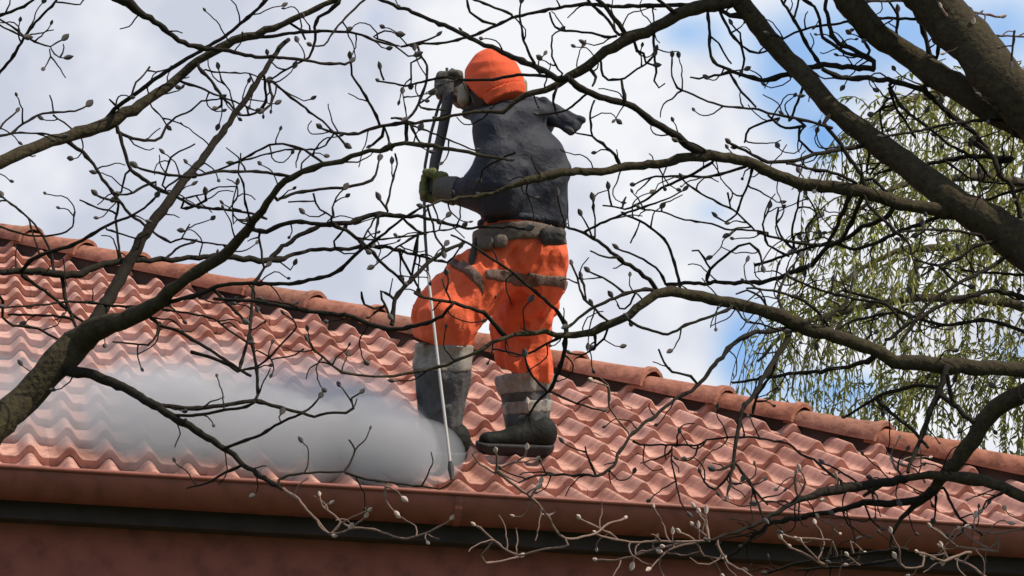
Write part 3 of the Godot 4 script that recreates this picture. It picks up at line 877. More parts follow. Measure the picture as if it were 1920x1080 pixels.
# ------------------------------------------------------------------ trees
const BRANCHES := """
L -260,440,34 -120,352 0,305,25 60,278 130,254,23 200,233,26 235,212 280,187,20 330,150 370,115,16 440,75,17 480,64 530,45,13 580,22 640,-5,10 720,-40,8
L 195,228,9 215,205 240,185 262,170,9 300,142 335,120 368,100,8 420,70 450,45 478,22 500,0,6 520,-20,5
L 60,-160,20 150,-60 215,-8,20 240,4,22 262,22,15 290,40,11 315,60 345,80 385,92,9 420,93 450,100 480,107,7 520,108 560,112 600,118 645,121,5 656,118,4
L -60,45,7 -30,35 0,28 20,22 45,12 62,0 75,-12,4
L -60,215,7 -40,190 0,135 20,112 40,80 60,50 80,28 105,3 118,-15,4
L 105,4,3.5 130,7 150,8 162,-6,2.5
L -20,25,4 0,37 30,55 45,68 75,82 95,87 107,80 116,75,3
L -20,40,4 0,48 25,60 45,70,3
L 92,92,2.5 95,106 88,118 83,128,2
L 97,92,2.5 103,102 112,108 120,109,2
L -70,270,6 -60,268 0,255 20,250 35,238 70,216 100,210 140,209 155,203 163,199,3
L 100,212,3 97,190 93,179,2.5
L 142,247,3.5 120,230 100,216,3
L 20,250,3.5 50,249 90,252 115,258,3
L -20,255,4 0,240 12,225 25,215 30,210,3
L 247,178,4 255,155 270,140 280,125,3
L 222,204,4 215,195 205,187,3
L 222,247,7 250,260 290,264 302,258 308,245 312,235 330,220,4 358,207 378,190 405,187 412,186,3
L 285,200,3 305,222 312,235,3
L 345,155,5 375,165 410,180 440,190 480,208,3
L 372,126,7 395,150 415,180 430,195 440,208,4
L 416,180,5 415,198 407,203,4
L 385,131,3 400,135 450,137 468,138 500,152,2.5
L 410,130,2.5 416,150 430,170 438,200,3
L -260,1220,95 -140,1000,84 -40,830,72 50,745,64 115,672,60 150,640,52 168,620,40
L 150,640,26 175,605,25 205,560,24 235,505,22 262,455,21 285,420,20 310,385 340,345,17 370,310,15 400,270,14 430,230,12 447,205,12 465,180 482,152,11 500,125 525,90,9 541,73,8
L 140,646,56 190,612,44 230,602,36 270,582,30 300,567,27 320,545,24 350,522 385,500,22 430,470,20 455,440,18 475,415 492,393,14 512,366 535,340,13 565,324 605,309,11 640,303 660,291 710,281,9 757,270 812,274,8 892,287 955,302,5
L -90,520,14 -20,512 0,510,12 50,507 112,515,15 140,515 175,502,14 212,492 250,490,11 300,487 362,484,10 420,481,12 475,487 510,488,12 542,480,8 592,468 655,465,7 692,461 730,465 767,474 805,485,5 840,491 850,485 862,468,3
L 505,486,11 530,462,9 562,442 592,427 620,420,10 655,417 670,411 692,405,11 720,401,11 750,405,8 792,407 830,417,6 875,427 905,426 960,425 985,430,4
L 478,432,9 500,435 525,422,9 555,416 592,419 630,420,7
L 312,568,9 370,553 410,536 445,531,8 505,532 550,532,8 580,525 617,517 640,505,7 662,482 680,467 705,450 730,430 755,410 792,388,4
L 122,258,9 135,272 155,285 175,308,7 192,335 205,352 222,375,6 235,392 245,405,6 262,415 275,425 287,434,5
L 45,503,8 55,490 85,475 100,470 135,460 155,450 180,435 197,425,6 215,417 230,412 247,404 270,390 292,370,4
L 225,250,7 232,280 240,305 245,318,8 260,330 275,340,8 300,356 337,372,6 362,385 390,390 437,395 480,402 500,410,4
L 257,314,5 287,322 325,329 357,331 387,326 420,321 480,322 512,325 547,331,6
L 605,305,5 587,292 562,277 530,270 505,272 480,285 462,295 437,307 400,322 362,331,4
L 610,272,3 592,280 535,281 480,294 440,306,3
L 495,142,6 497,165 499,190 490,205 478,213 455,217,4
L 503,150,6 505,162 510,180 507,197 495,207,4
L 512,152,3 535,172 555,182 570,190 582,187,2
L 508,150,5 537,175 565,197 587,215 605,227 620,242 635,257 646,270,4
L 635,5,8 615,22 597,32,7 590,50 592,75 587,92 580,107,5 562,117 527,135 512,147,4
L 690,-8,5 675,7 655,25 635,47 620,67 607,86 585,86,3
L 470,72,7 530,65 562,60 592,59 635,59 667,62 700,75 725,82 740,85 752,95 765,105 777,104,3
L 545,45,6 562,55 590,60,4
L 566,58,5 567,64 573,74,4
L 222,375,5 220,400 217,410 220,445 225,482 232,507,4
L 72,470,3 52,407 30,390 5,370,3
L 99,497,6 96,475 87,455 72,430 52,407 30,390 5,370,3
L -30,415,5 0,425 45,440 87,442 125,435 136,425 140,397,3
L 217,402,5 212,397 175,387 150,375,3
L 225,377,5 200,374 182,367,4
L 292,342,6 267,350 250,362 225,366,4
L 235,327,4 227,360 218,372,3
L 200,430,3.5 232,440 260,447 280,436,3
L 297,442,5 320,455 342,447 390,456 437,460 460,445,3
L 340,447,3 355,420,2
L 315,482,5 337,462 357,456,4
L 310,352,4 335,335 360,332,4
L 305,347,4 320,295 345,280 365,270,2.5
L 475,425,5 472,420 460,382 457,345 447,325 452,287,2.5
L 452,395,3.5 435,390 445,347,2.5
L 437,395,3 436,405 437,420 445,412 460,412,3
L 337,372,3 350,372 387,362 410,350 445,350,2.5
L 340,390,6 360,388 387,376 385,365,4
L 42,517,7 100,557 125,580 160,607,5
L 117,520,9 120,545 125,570 137,600 147,622,6
L -20,530,6 5,565 5,595 25,610 70,615 95,630 120,642,4
L 195,570,5 162,567 120,566 75,572 12,577,4
L 195,571,6 225,574 287,575 320,572,5
L 132,597,5 100,592 50,590 15,590,4
L 300,605,6 297,612 295,627 277,647 212,641,3
L 300,610,7 332,620 375,645 395,657 437,685 470,705,6
L 305,580,5 350,587 400,597 430,620 465,642,3
L 405,548,7 435,577 457,600,5
L 500,500,5 495,502 485,520 475,530 472,580 467,630 448,696,7
L 485,445,5 490,470 495,502,5
L 473,643,5 481,693 484,740 478,752,7
L 448,697,6 420,680 390,668 360,660,8
L 450,695,5 481,688 503,671,4 528,646 556,613 550,600 535,590,3
L 481,657,3 503,668 509,674 553,665 570,654,3
L 285,757,9 350,766 420,760 478,752,8 537,768,6 567,774 589,782 614,774 648,774,5 662,765 659,746 675,738,3
L 660,765,3 666,760 669,748,2.5
L 567,774,5 585,762 598,746,3
L 320,778,7 360,780 420,769 462,763 478,754,5
L 400,828,8 420,842 434,835,6 489,815 525,793 567,774,5
L 525,790,3 523,782 527,776,2
L 100,690,26 170,702,20 240,730,18 330,785,15 422,840,12 450,867,10 482,887 512,907,9 530,917,6
P 530,917,6 560,935 570,950 595,977 615,1000 622,1004,4
P 620,1001,5 640,980 625,965 605,950 600,930,3
P 640,980,4 660,970 690,958,2.5
P 622,1005,4 655,992 685,970,3
P 660,990,4.5 700,992 737,1005 762,1010 800,1000 845,975,3
P 800,998,2.5 797,1008 800,1015,2
P 608,952,3 612,946 618,944,3
L 522,900,6 540,892 570,887 612,885 645,885 660,860 665,842 655,825,3
L 647,886,5 690,899 745,907 790,912 825,917 847,905,3
P 722,912,4 722,935 742,965,3
L 455,872,6 422,886 390,905 350,915,3
R 2250,1700,170 2240,1300,150 2215,1000,130 2205,820,120 2190,700,115 2160,540,110 2060,380,106 1960,240,106 1902,175,105 1865,137 1827,87,102 1790,50 1765,20 1690,-70,96 1600,-190,85 1500,-330,70
R 2210,850,100 2170,720,95 2080,610,92 1990,520,88 1920,465,84 1877,432,80 1840,410,74 1802,387,64 1777,370 1740,340,52 1690,302,50 1645,270,46 1590,225,38 1552,195,36 1515,150 1477,112,37 1440,72 1410,32 1385,0,36 1350,-60,33 1310,-140,28
R 2150,560,78 2140,440,70 2050,330,64 1960,260,58 1902,225,55 1865,207 1827,185,50 1790,160 1752,140,48 1715,112 1677,87,44 1645,65 1615,32,48 1590,0,54 1560,-50,50 1500,-160,42
R 2215,860,60 2200,790,40 2120,740,34 2000,700,30 1920,692,28 1840,690 1765,685,30 1715,678,28 1677,679,28 1652,662,26 1615,647 1565,630,25 1515,615,26 1465,595,26 1440,585 1385,570,22 1335,560,22 1297,552 1260,545,21 1230,550,19 1210,567,17 1180,590 1147,607,15 1110,622,15 1062,630,13 1022,622,9 985,626,9 950,631 923,643,7 903,656 883,667 854,679,6 821,688 781,697 740,705,5 700,706 670,705 640,696 605,670,4 577,640,3
R 1800,396,28 1777,397 1727,390,25 1690,380 1640,367,26 1590,355 1502,345,23 1440,320,21 1397,303,21 1360,295,20 1330,293,21 1292,295,18 1235,307 1185,312,16 1135,319 1072,322,15 1050,325 1020,331,17 990,339,16 960,350,10 940,358,8 910,365 870,372,6 830,377 795,386,4
R 1290,-60,30 1400,-25,30 1370,0,28 1322,10,26 1272,27 1230,52,22 1180,72,24 1135,97,18 1100,125 1067,145,17 1047,157,14 1022,170 1000,173,12 984,180 964,194 943,210,9 915,210 890,212,6 850,217 811,225 778,231,6 762,227,6
R 1330,292,19 1310,282 1287,270,16 1260,250 1222,227,14 1197,207 1175,195 1135,185,13 1100,172 1067,150,13
R 1060,148,14 1042,145 1022,135,12 997,120 960,106,11 942,97 910,85,9 880,70 842,52,8 805,37 775,22 740,10,7 717,1 690,-15,5
R 1050,147,7 1022,143 972,140,6 923,149 882,150 829,145,5 811,149 760,161 730,155,4 712,152,3
R 2150,640,48 2020,690,42 1950,722,38 1920,737,36 1890,752,35 1865,770 1840,795,33 1825,825 1805,852,30 1785,877,28 1762,902,22 1740,927,18 1715,950,12 1690,972,9 1675,997,7 1668,1025,5
R 2160,970,30 2020,950,26 1920,932,22 1882,912,22 1845,902 1810,897,24 1770,893,18 1745,892,15 1695,897,13 1657,907 1635,920,9 1618,930,6
R 1755,915,20 1730,935,18 1707,940,15 1670,945 1620,943,13 1590,952,11 1527,965,10 1465,977,9 1440,985 1415,1005,8 1390,1027 1365,1045,5
R 1700,897,16 1625,910,18 1577,917,20 1540,922,17 1515,932,12 1480,945,10 1440,970,9 1402,990 1365,1002,6 1330,1012,5
R 1062,612,9 1042,580,8 1005,548 964,513,6 934,493 891,464,5 868,451 845,440,4
R 944,629,9 930,611,8 907,586,7 883,578 852,568,7 817,562 795,558 777,550,5
R 846,566,4 832,535 830,524,3
R 846,572,7 830,592 799,606,7 755,616,8 730,617 692,607,9 655,592 605,587 542,577,8 480,565 400,560,6
R 1061,635,9 1057,665 1047,697,8 1035,725 1028,735,6
R 1026,735,5 999,707 987,681 985,670,4
R 1060,628,5 1025,644 1003,658 981,666 954,660 924,654,4
R 1025,736,6 1005,756 993,775 985,783,3
P 992,772,4 990,757,4
R 1030,733,5 1065,750 1100,763 1130,770,3
R 1228,546,8 1210,542 1172,550 1135,567 1107,580 1085,597 1067,612,5
R 1112,576,5 1095,560 1087,542 1082,520 1072,497,4
R 1098,560,4 1095,535 1090,522,3
R 1137,600,4 1125,590 1110,572,4
R 1190,552,4 1182,570 1172,579 1162,579 1157,572,3
R 1235,548,10 1225,532 1197,510 1155,480,8 1120,452 1095,437,6 1060,425 1055,410 1046,367,3
R 1092,437,6 1135,415 1172,400 1210,387 1247,375 1280,357,3
R 1115,444,4 1115,410 1112,375,3
R 1110,443,4 1100,420 1090,405,3
R 1335,305,6 1310,320 1277,337 1240,352 1217,372 1192,385 1172,392 1145,386 1130,385,3
R 1147,386,4 1142,370 1140,355,3
R 1167,389,4 1170,375 1174,370,3
R 1397,312,6 1360,325 1325,332 1285,330 1222,332 1190,346,3
R 1280,338,3.5 1315,364 1347,380 1380,397 1400,417 1415,432,4
R 1370,392,3 1368,378 1364,361,3
R 1412,312,5 1402,347 1390,375 1380,402 1360,417 1345,408,3
R 1440,437,4 1410,432 1360,430 1335,420 1275,410 1250,399 1200,391,3
R 1276,540,6 1267,502 1257,470 1245,447 1220,427 1200,414 1175,405,4
R 1200,415,3 1190,440 1182,457,3
R 1247,528,5 1230,502 1197,482 1160,467,4
R 1160,482,4 1132,482 1107,470,3
R 1170,548,5 1157,537 1130,520 1105,510,3
R 1675,388,10 1665,405 1640,417 1615,425,9 1590,445 1547,467,9 1522,495 1490,510,9 1440,527 1385,530,8 1322,531 1247,532,7
R 1325,527,6 1332,505 1360,480 1385,462 1405,457 1422,470 1430,500,4
R 1332,505,4 1320,485 1310,470 1298,471,3
R 1770,402,8 1727,420 1690,432 1640,457 1602,467 1560,455 1527,462 1477,477 1440,490 1415,497,5
R 1595,360,10 1580,400 1560,440 1545,470,7
R 1615,372,9 1595,420 1575,455,7
R 1560,455,7 1540,460 1490,455 1440,442 1420,436,4
R 1612,350,6 1630,387 1660,415 1680,435 1700,450 1710,477 1720,515,4
R 1840,442,6 1790,432 1740,430 1690,435,4
R 1870,450,7 1827,462 1802,482 1760,497 1715,487,5
R 1715,490,5 1722,520 1752,502,4
R 1760,497,6 1790,527 1815,537,4
R 1930,515,6 1865,512 1802,507,4
R 1625,272,9 1577,280 1527,289 1490,302 1440,304 1410,290 1397,282 1370,270,5
R 1605,343,7 1580,330 1547,320 1512,315 1475,306,4
R 1545,232,8 1560,250 1577,272 1595,300 1615,327 1622,350,8
R 1630,285,6 1627,305 1625,325,5
R 1655,300,5 1640,315 1630,327,4
R 1680,316,5 1655,322 1637,328,4
R 1635,335,7 1662,360,6
R 1900,297,10 1840,295 1790,297 1740,308,8
R 1820,262,11 1845,280 1860,292 1875,327 1897,352 1915,410,9
R 1930,350,6 1877,365 1837,380,5
R 1770,300,5 1815,332 1852,342 1920,345,4
R 1790,277,6 1827,297 1850,325,5
R 1640,128,12 1620,127 1580,125 1545,122 1515,127 1465,141 1440,150,10 1422,147 1390,140 1370,133,6
R 1735,170,11 1702,160 1665,150 1620,147 1577,145 1540,130,9
R 1535,118,8 1515,87 1500,57 1485,30 1465,0 1450,-30,5
R 1490,32,5 1497,0 1500,-20,4
R 1640,117,8 1620,107 1587,100 1560,82 1542,70 1537,37 1527,12 1507,0 1490,-20,5
R 1640,112,10 1627,105 1590,90 1565,75 1555,45 1547,0 1543,-25,8
R 1717,36,6 1665,34 1615,36 1565,45 1522,51 1490,62 1460,77,4
R 1681,65,5 1682,27 1665,0 1660,-12,4
R 1742,102,10 1735,70 1725,37 1715,10,8
R 1757,108,9 1762,75 1770,55,7
R 1630,95,6 1620,77 1597,45,4
P 1625,2,5 1690,2 1765,7 1815,20 1875,32,4
P 1765,15,5 1790,52 1815,85 1835,115 1860,150 1887,172,6
P 1825,75,4 1870,67 1925,70,4
P 1850,97,4 1885,112 1925,135,4
R 1902,57,5 1897,115,4
R 1668,160,7 1690,200 1727,230 1760,255 1780,272,5
R 1667,165,6 1682,207 1700,230 1717,260,4
R 1665,185,5 1647,207 1637,214,3
R 1650,205,5 1652,237 1657,257,4
R 1925,226,7 1840,225 1765,235 1715,247 1655,257,5
R 1735,165,12 1755,190 1790,220 1827,250 1845,270 1870,310,9
R 1560,240,6 1545,235 1515,227 1480,220 1440,212 1422,205 1385,202 1347,197 1310,182 1270,165 1260,142 1260,107,3
R 1368,135,5 1390,172 1417,200,4
R 1375,134,6 1350,140 1310,147 1294,144,3
R 1510,236,6 1472,240 1455,230 1440,216,4
R 1510,150,7 1502,175 1485,217,5
R 1500,237,5 1498,262 1525,287,5
R 1460,222,6 1440,227 1405,242 1397,262 1396,268,4
R 1327,15,6 1330,62 1332,105 1345,122 1370,132,6
R 1331,67,4 1347,80 1360,105 1372,120,3
R 1350,24,6 1370,62 1390,85 1395,110 1392,130,5
R 1395,88,4 1405,97 1422,100 1440,95,4
R 1390,80,4 1387,62 1372,47,3
R 1395,32,10 1370,27 1350,20 1328,14,7
R 1320,12,9 1285,9 1235,10 1160,12 1100,8,7 1060,12 1010,22 960,34,6 930,48 892,65 867,72 837,80 792,82 750,87,4
R 960,28,5 950,22 917,10 890,0 875,-8,4
R 930,47,5 905,40 882,22 875,0 873,-10,4
R 1002,118,6 995,105 982,75 975,30 977,5,3
R 1170,60,10 1147,27 1122,0 1110,-15,7
R 1160,66,6 1140,37 1110,10 1095,-10,5
R 1265,24,7 1235,0 1225,-12,6
R 1158,68,5 1135,70 1110,62 1052,57 1040,50 1030,22,4
R 1055,138,4 1047,130 1035,105 1035,67 1050,57,3
R 1225,60,6 1227,100 1230,135 1227,152 1235,165 1247,157,3
R 1190,78,6 1195,95 1207,100 1210,117 1225,122,4
R 1105,126,8 1117,145 1110,162,4
R 1125,108,5 1130,142 1140,150 1170,147 1180,140 1210,120 1225,105,4
R 1172,190,6 1168,165 1165,150,5
R 1042,168,6 1037,190 1042,206,4
R 1100,175,5 1072,200 1052,210 1010,215,4
R 1163,309,7 1152,290 1130,270 1110,255 1107,212 1115,187,3
R 1110,255,4 1085,250 1075,247,3
R 783,88,5 790,107 800,122 801,150 792,175 780,205 766,222,5
R 771,158,3 770,135 771,118,4
R 762,230,7 742,232 712,236,7 692,242 672,251 635,250 615,245 603,240,4
R 712,233,6 697,200 680,172 660,140 657,110,4
R 720,240,6 717,255 697,272,5
R 722,240,4 730,268,4
R 762,228,9 762,250 762,268,8
R 770,234,5 787,268,4
R 773,235,4 830,257 862,270 890,282,3
R 763,220,3 755,175,2
R 760,224,4 733,221,4
R 786,195,4 800,186 810,177,3
R 790,202,4 815,206 835,207,4
R 720,150,4 712,130,4
R 700,70,4 722,58 742,63,3
R 757,86,5 800,76 818,68,3
R 967,285,5 930,302 905,318 900,335,3
R 726,396,4 725,385 730,365 740,325 745,307 740,287,3
R 727,396,4 712,375,4
L 520,375,6 525,372 555,362 587,357 620,352 642,352 680,345 697,337,6 705,327 710,300,3
L 625,408,4 624,390 630,370 644,354,3
L 622,405,4 600,392 592,380 587,363,4
L 590,377,3 540,379,3
L 615,420,7 650,432 675,452 700,475 720,497 745,517 757,530,5
L 735,610,9 740,560 760,535,9 780,515 805,492 835,470 870,455,6
L 672,446,4 692,450 730,447 775,442 805,435 842,430 868,424,3
R 800,385,5 812,420 817,445 830,462 832,472,4
R 812,383,4 822,412,3
L 704,408,4 690,432 682,447,3
L 709,410,5 702,455,4
L 755,410,5 782,432 800,440,4
L 784,440,5 750,460 712,490 702,500,3
L 784,442,6 780,482 772,515,5
L 747,468,5 760,497 775,522 785,540,4
L 750,475,4 751,515,3
L 672,452,4 688,470,4
L 645,430,3.5 634,443 627,452,4
L 525,490,3 545,507 552,497,2
L 752,480,3 758,468,4
L 738,560,6 715,545 716,560 730,590,4
L 720,575,5 700,578 683,570 677,548,4
P 930,882,6 965,910 995,932 1027,967,5 1040,992 1060,1010 1092,1007 1117,1000 1142,982 1172,972,4
P 1275,1016,5 1230,1015 1192,1017 1150,1012 1117,1002,4
P 1160,1013,4 1142,1000 1117,987 1087,972,4
P 1027,965,3.5 1040,960,4
P 996,931,4 1012,905,3
P 1065,1022,4 1045,1027 1010,1032 975,1042,4 950,1032 920,1007 900,990 892,985,4
P 975,1043,3.5 940,1052 910,1055 902,1042,4
R 1490,612,10 1470,618 1440,622 1405,625,9 1372,647 1347,677,9 1314,715,8 1298,732 1264,749,6 1228,779 1189,810,6 1157,852 1150,875,6 1120,892 1055,890,5 1005,892 970,905,3
R 1306,718,5 1295,705 1260,697 1245,680 1235,655,4
R 1372,576,6 1350,587 1322,597 1285,610 1252,627 1197,612 1177,598,5
R 1115,622,5 1115,650 1092,665 1070,662,3
R 1140,615,5 1132,635 1115,652,4
R 1375,572,4 1397,602 1425,607 1440,612 1470,622,3
R 1482,612,14 1479,627,12 1451,678,11 1423,724,9 1392,771,8 1381,815,8 1375,865,7 1364,930,4
R 1455,672,7 1448,700 1420,740 1412,775,5
R 1640,668,11 1625,677 1590,687,9 1540,695 1490,700 1440,707,7 1370,717,4
R 1720,722,8 1690,730 1652,740,7 1625,757 1585,782,4
R 1640,745,8 1677,780 1710,805 1740,840,6
R 1775,690,13 1760,735,12 1747,765 1735,800,10 1720,840 1700,885,6
R 1787,757,11 1825,792,10
R 1775,700,8 1787,757,9
P 930,885,5 931,865 930,847,4
P 932,880,4 955,870 985,855 988,843,4
P 930,888,4 900,870 885,850,3
R 1577,902,6 1552,885 1527,862 1502,852,5 1480,832 1452,827 1415,820 1375,820,4 1325,824 1309,835 1270,834 1200,834 1187,827,4
P 1178,810,4 1156,785 1142,763 1139,724 1111,716,3
R 1259,863,3 1267,902 1275,940 1287,960,3
R 1377,868,5 1405,900 1415,927 1432,972,4
R 1382,872,5 1415,920 1440,947,4
R 1340,882,4 1360,878 1375,868,5
R 1375,880,5 1342,918 1320,904 1314,888,3
R 1117,890,5 1103,860 1098,838,3
P 1330,1012,5 1325,985 1310,962,4
P 1325,1005,4 1300,985,4
P 1305,1017,5 1290,1005 1275,998,4
P 1330,1013,5 1275,1020 1225,1030 1192,1042 1155,1050 1120,1050,4
P 1320,1014,4.5 1255,1030 1220,1065,3
P 1310,1025,4 1320,1042 1355,1047,3
P 1345,1020,5 1365,1055 1402,1075 1420,1090,3
P 1550,1060,5 1540,1057 1502,1035 1480,1027 1465,1010,4
P 1540,1055,3.5 1502,1017,3
P 1560,1014,4 1540,1012 1515,1010 1490,1010 1470,1002,4
P 1560,985,3.5 1552,982 1535,970,3
R 1700,1030,7 1640,1035 1590,1042 1540,1050 1490,1057 1440,1075,5
R 1680,1050,6 1590,1062 1540,1065 1490,1070,4
P 1612,1060,3 1590,1042,3
P 1620,1034,3 1595,1015,4
P 1870,1033,5 1832,1030 1795,1025 1770,1005 1745,988,4
R 1770,915,6 1780,937 1800,972 1825,990 1842,1004,4
P 1870,1036,5 1857,1032 1830,1015 1800,992,4
R 1755,925,5 1752,975,3
P 1820,1035,5 1800,1040 1770,1052 1745,1042 1720,1035,4
P 1770,1050,3 1772,1037,4
P 1860,1090,5 1820,1060 1795,1050,4
P 1730,1062,4 1697,1065 1680,1047,4
R 1625,957,4 1632,972 1650,990,3
R 1885,920,6 1867,930 1850,940 1842,955,3
P 1930,985,5 1870,1000 1820,992,3
R 1640,925,5 1600,900 1570,880 1545,870,3
P 1560,925,4 1572,905 1568,895,3
P 1700,900,4 1680,880 1672,865,4
P 1735,905,4 1715,880 1690,870,3
P 1500,940,4 1490,910 1492,890,4
P 1495,935,4 1510,905 1500,880,3
R 1930,560,10 1860,545 1780,565 1715,600 1660,640,7
R 1930,625,8 1850,600 1770,610 1700,590 1640,560 1580,545,5
R 1900,470,9 1860,500 1800,530 1740,570 1690,640,6
R 1690,600,6 1660,570 1600,560 1540,545 1480,520,4
R 1700,585,5 1650,590 1590,605 1560,625,5
R 1530,620,6 1560,590 1590,560 1600,520,4
R 1470,590,6 1460,560 1470,520 1500,480,4
R 1440,580,5 1425,555 1400,545 1380,552,3
R 1560,628,7 1540,590 1500,560 1450,545 1400,540,4
R 1500,480,6 1470,450 1455,420 1460,390,3
R 1490,470,5 1485,430 1495,390 1500,360,3
R 1480,480,5 1440,460 1430,420 1442,390,3
R 1520,470,5 1510,430 1530,400 1512,365,3
"""

func smooth_path(pts: Array, widths: Array, depths: Array, per: float) -> Array:
	# a curve through pixel points; returns [x, y, width, depth] samples
	var out := []
	for k in pts.size() - 1:
		var p0: Vector2 = pts[maxi(k - 1, 0)]
		var p1: Vector2 = pts[k]
		var p2: Vector2 = pts[k + 1]
		var p3: Vector2 = pts[mini(k + 2, pts.size() - 1)]
		var many := maxi(1, int(p1.distance_to(p2) / per))
		for j in many:
			var t := j / float(many)
			var p := p1.cubic_interpolate(p2, p0, p3, t)
			p = p.lerp(p1.lerp(p2, t), 0.5)
			out.append([p.x, p.y, lerpf(widths[k], widths[k + 1], t), lerpf(depths[k], depths[k + 1], t)])
	out.append([pts[-1].x, pts[-1].y, widths[-1], depths[-1]])
	return out

var many_twigs := {}
var many_buds := {}
var spare := {}

func add_transformed(into: Shape, mesh: Mesh, where: Transform3D) -> void:
	var a := mesh.surface_get_arrays(0)
	var s := into.v.size()
	var turn := where.basis.inverse().transposed()
	for k in a[Mesh.ARRAY_VERTEX].size():
		into.v.append(where * a[Mesh.ARRAY_VERTEX][k])
		into.n.append((turn * a[Mesh.ARRAY_NORMAL][k]).normalized())
	for k in a[Mesh.ARRAY_INDEX]:
		into.i.append(s + k)

func bud_mesh() -> ArrayMesh:
	# a pointed fuzzy bud one unit long along y
	var s := Shape.new()
	s.tube([Vector3(0, -0.05, 0), Vector3(0, 0.02, 0), Vector3(0.01, 0.22, 0), Vector3(0.02, 0.45, 0.01), Vector3(0.02, 0.7, 0.01), Vector3(0.0, 0.9, 0), Vector3(0, 1.0, 0)], [0.10, 0.15, 0.25, 0.29, 0.22, 0.09, 0.02], 7)
	return s.mesh()

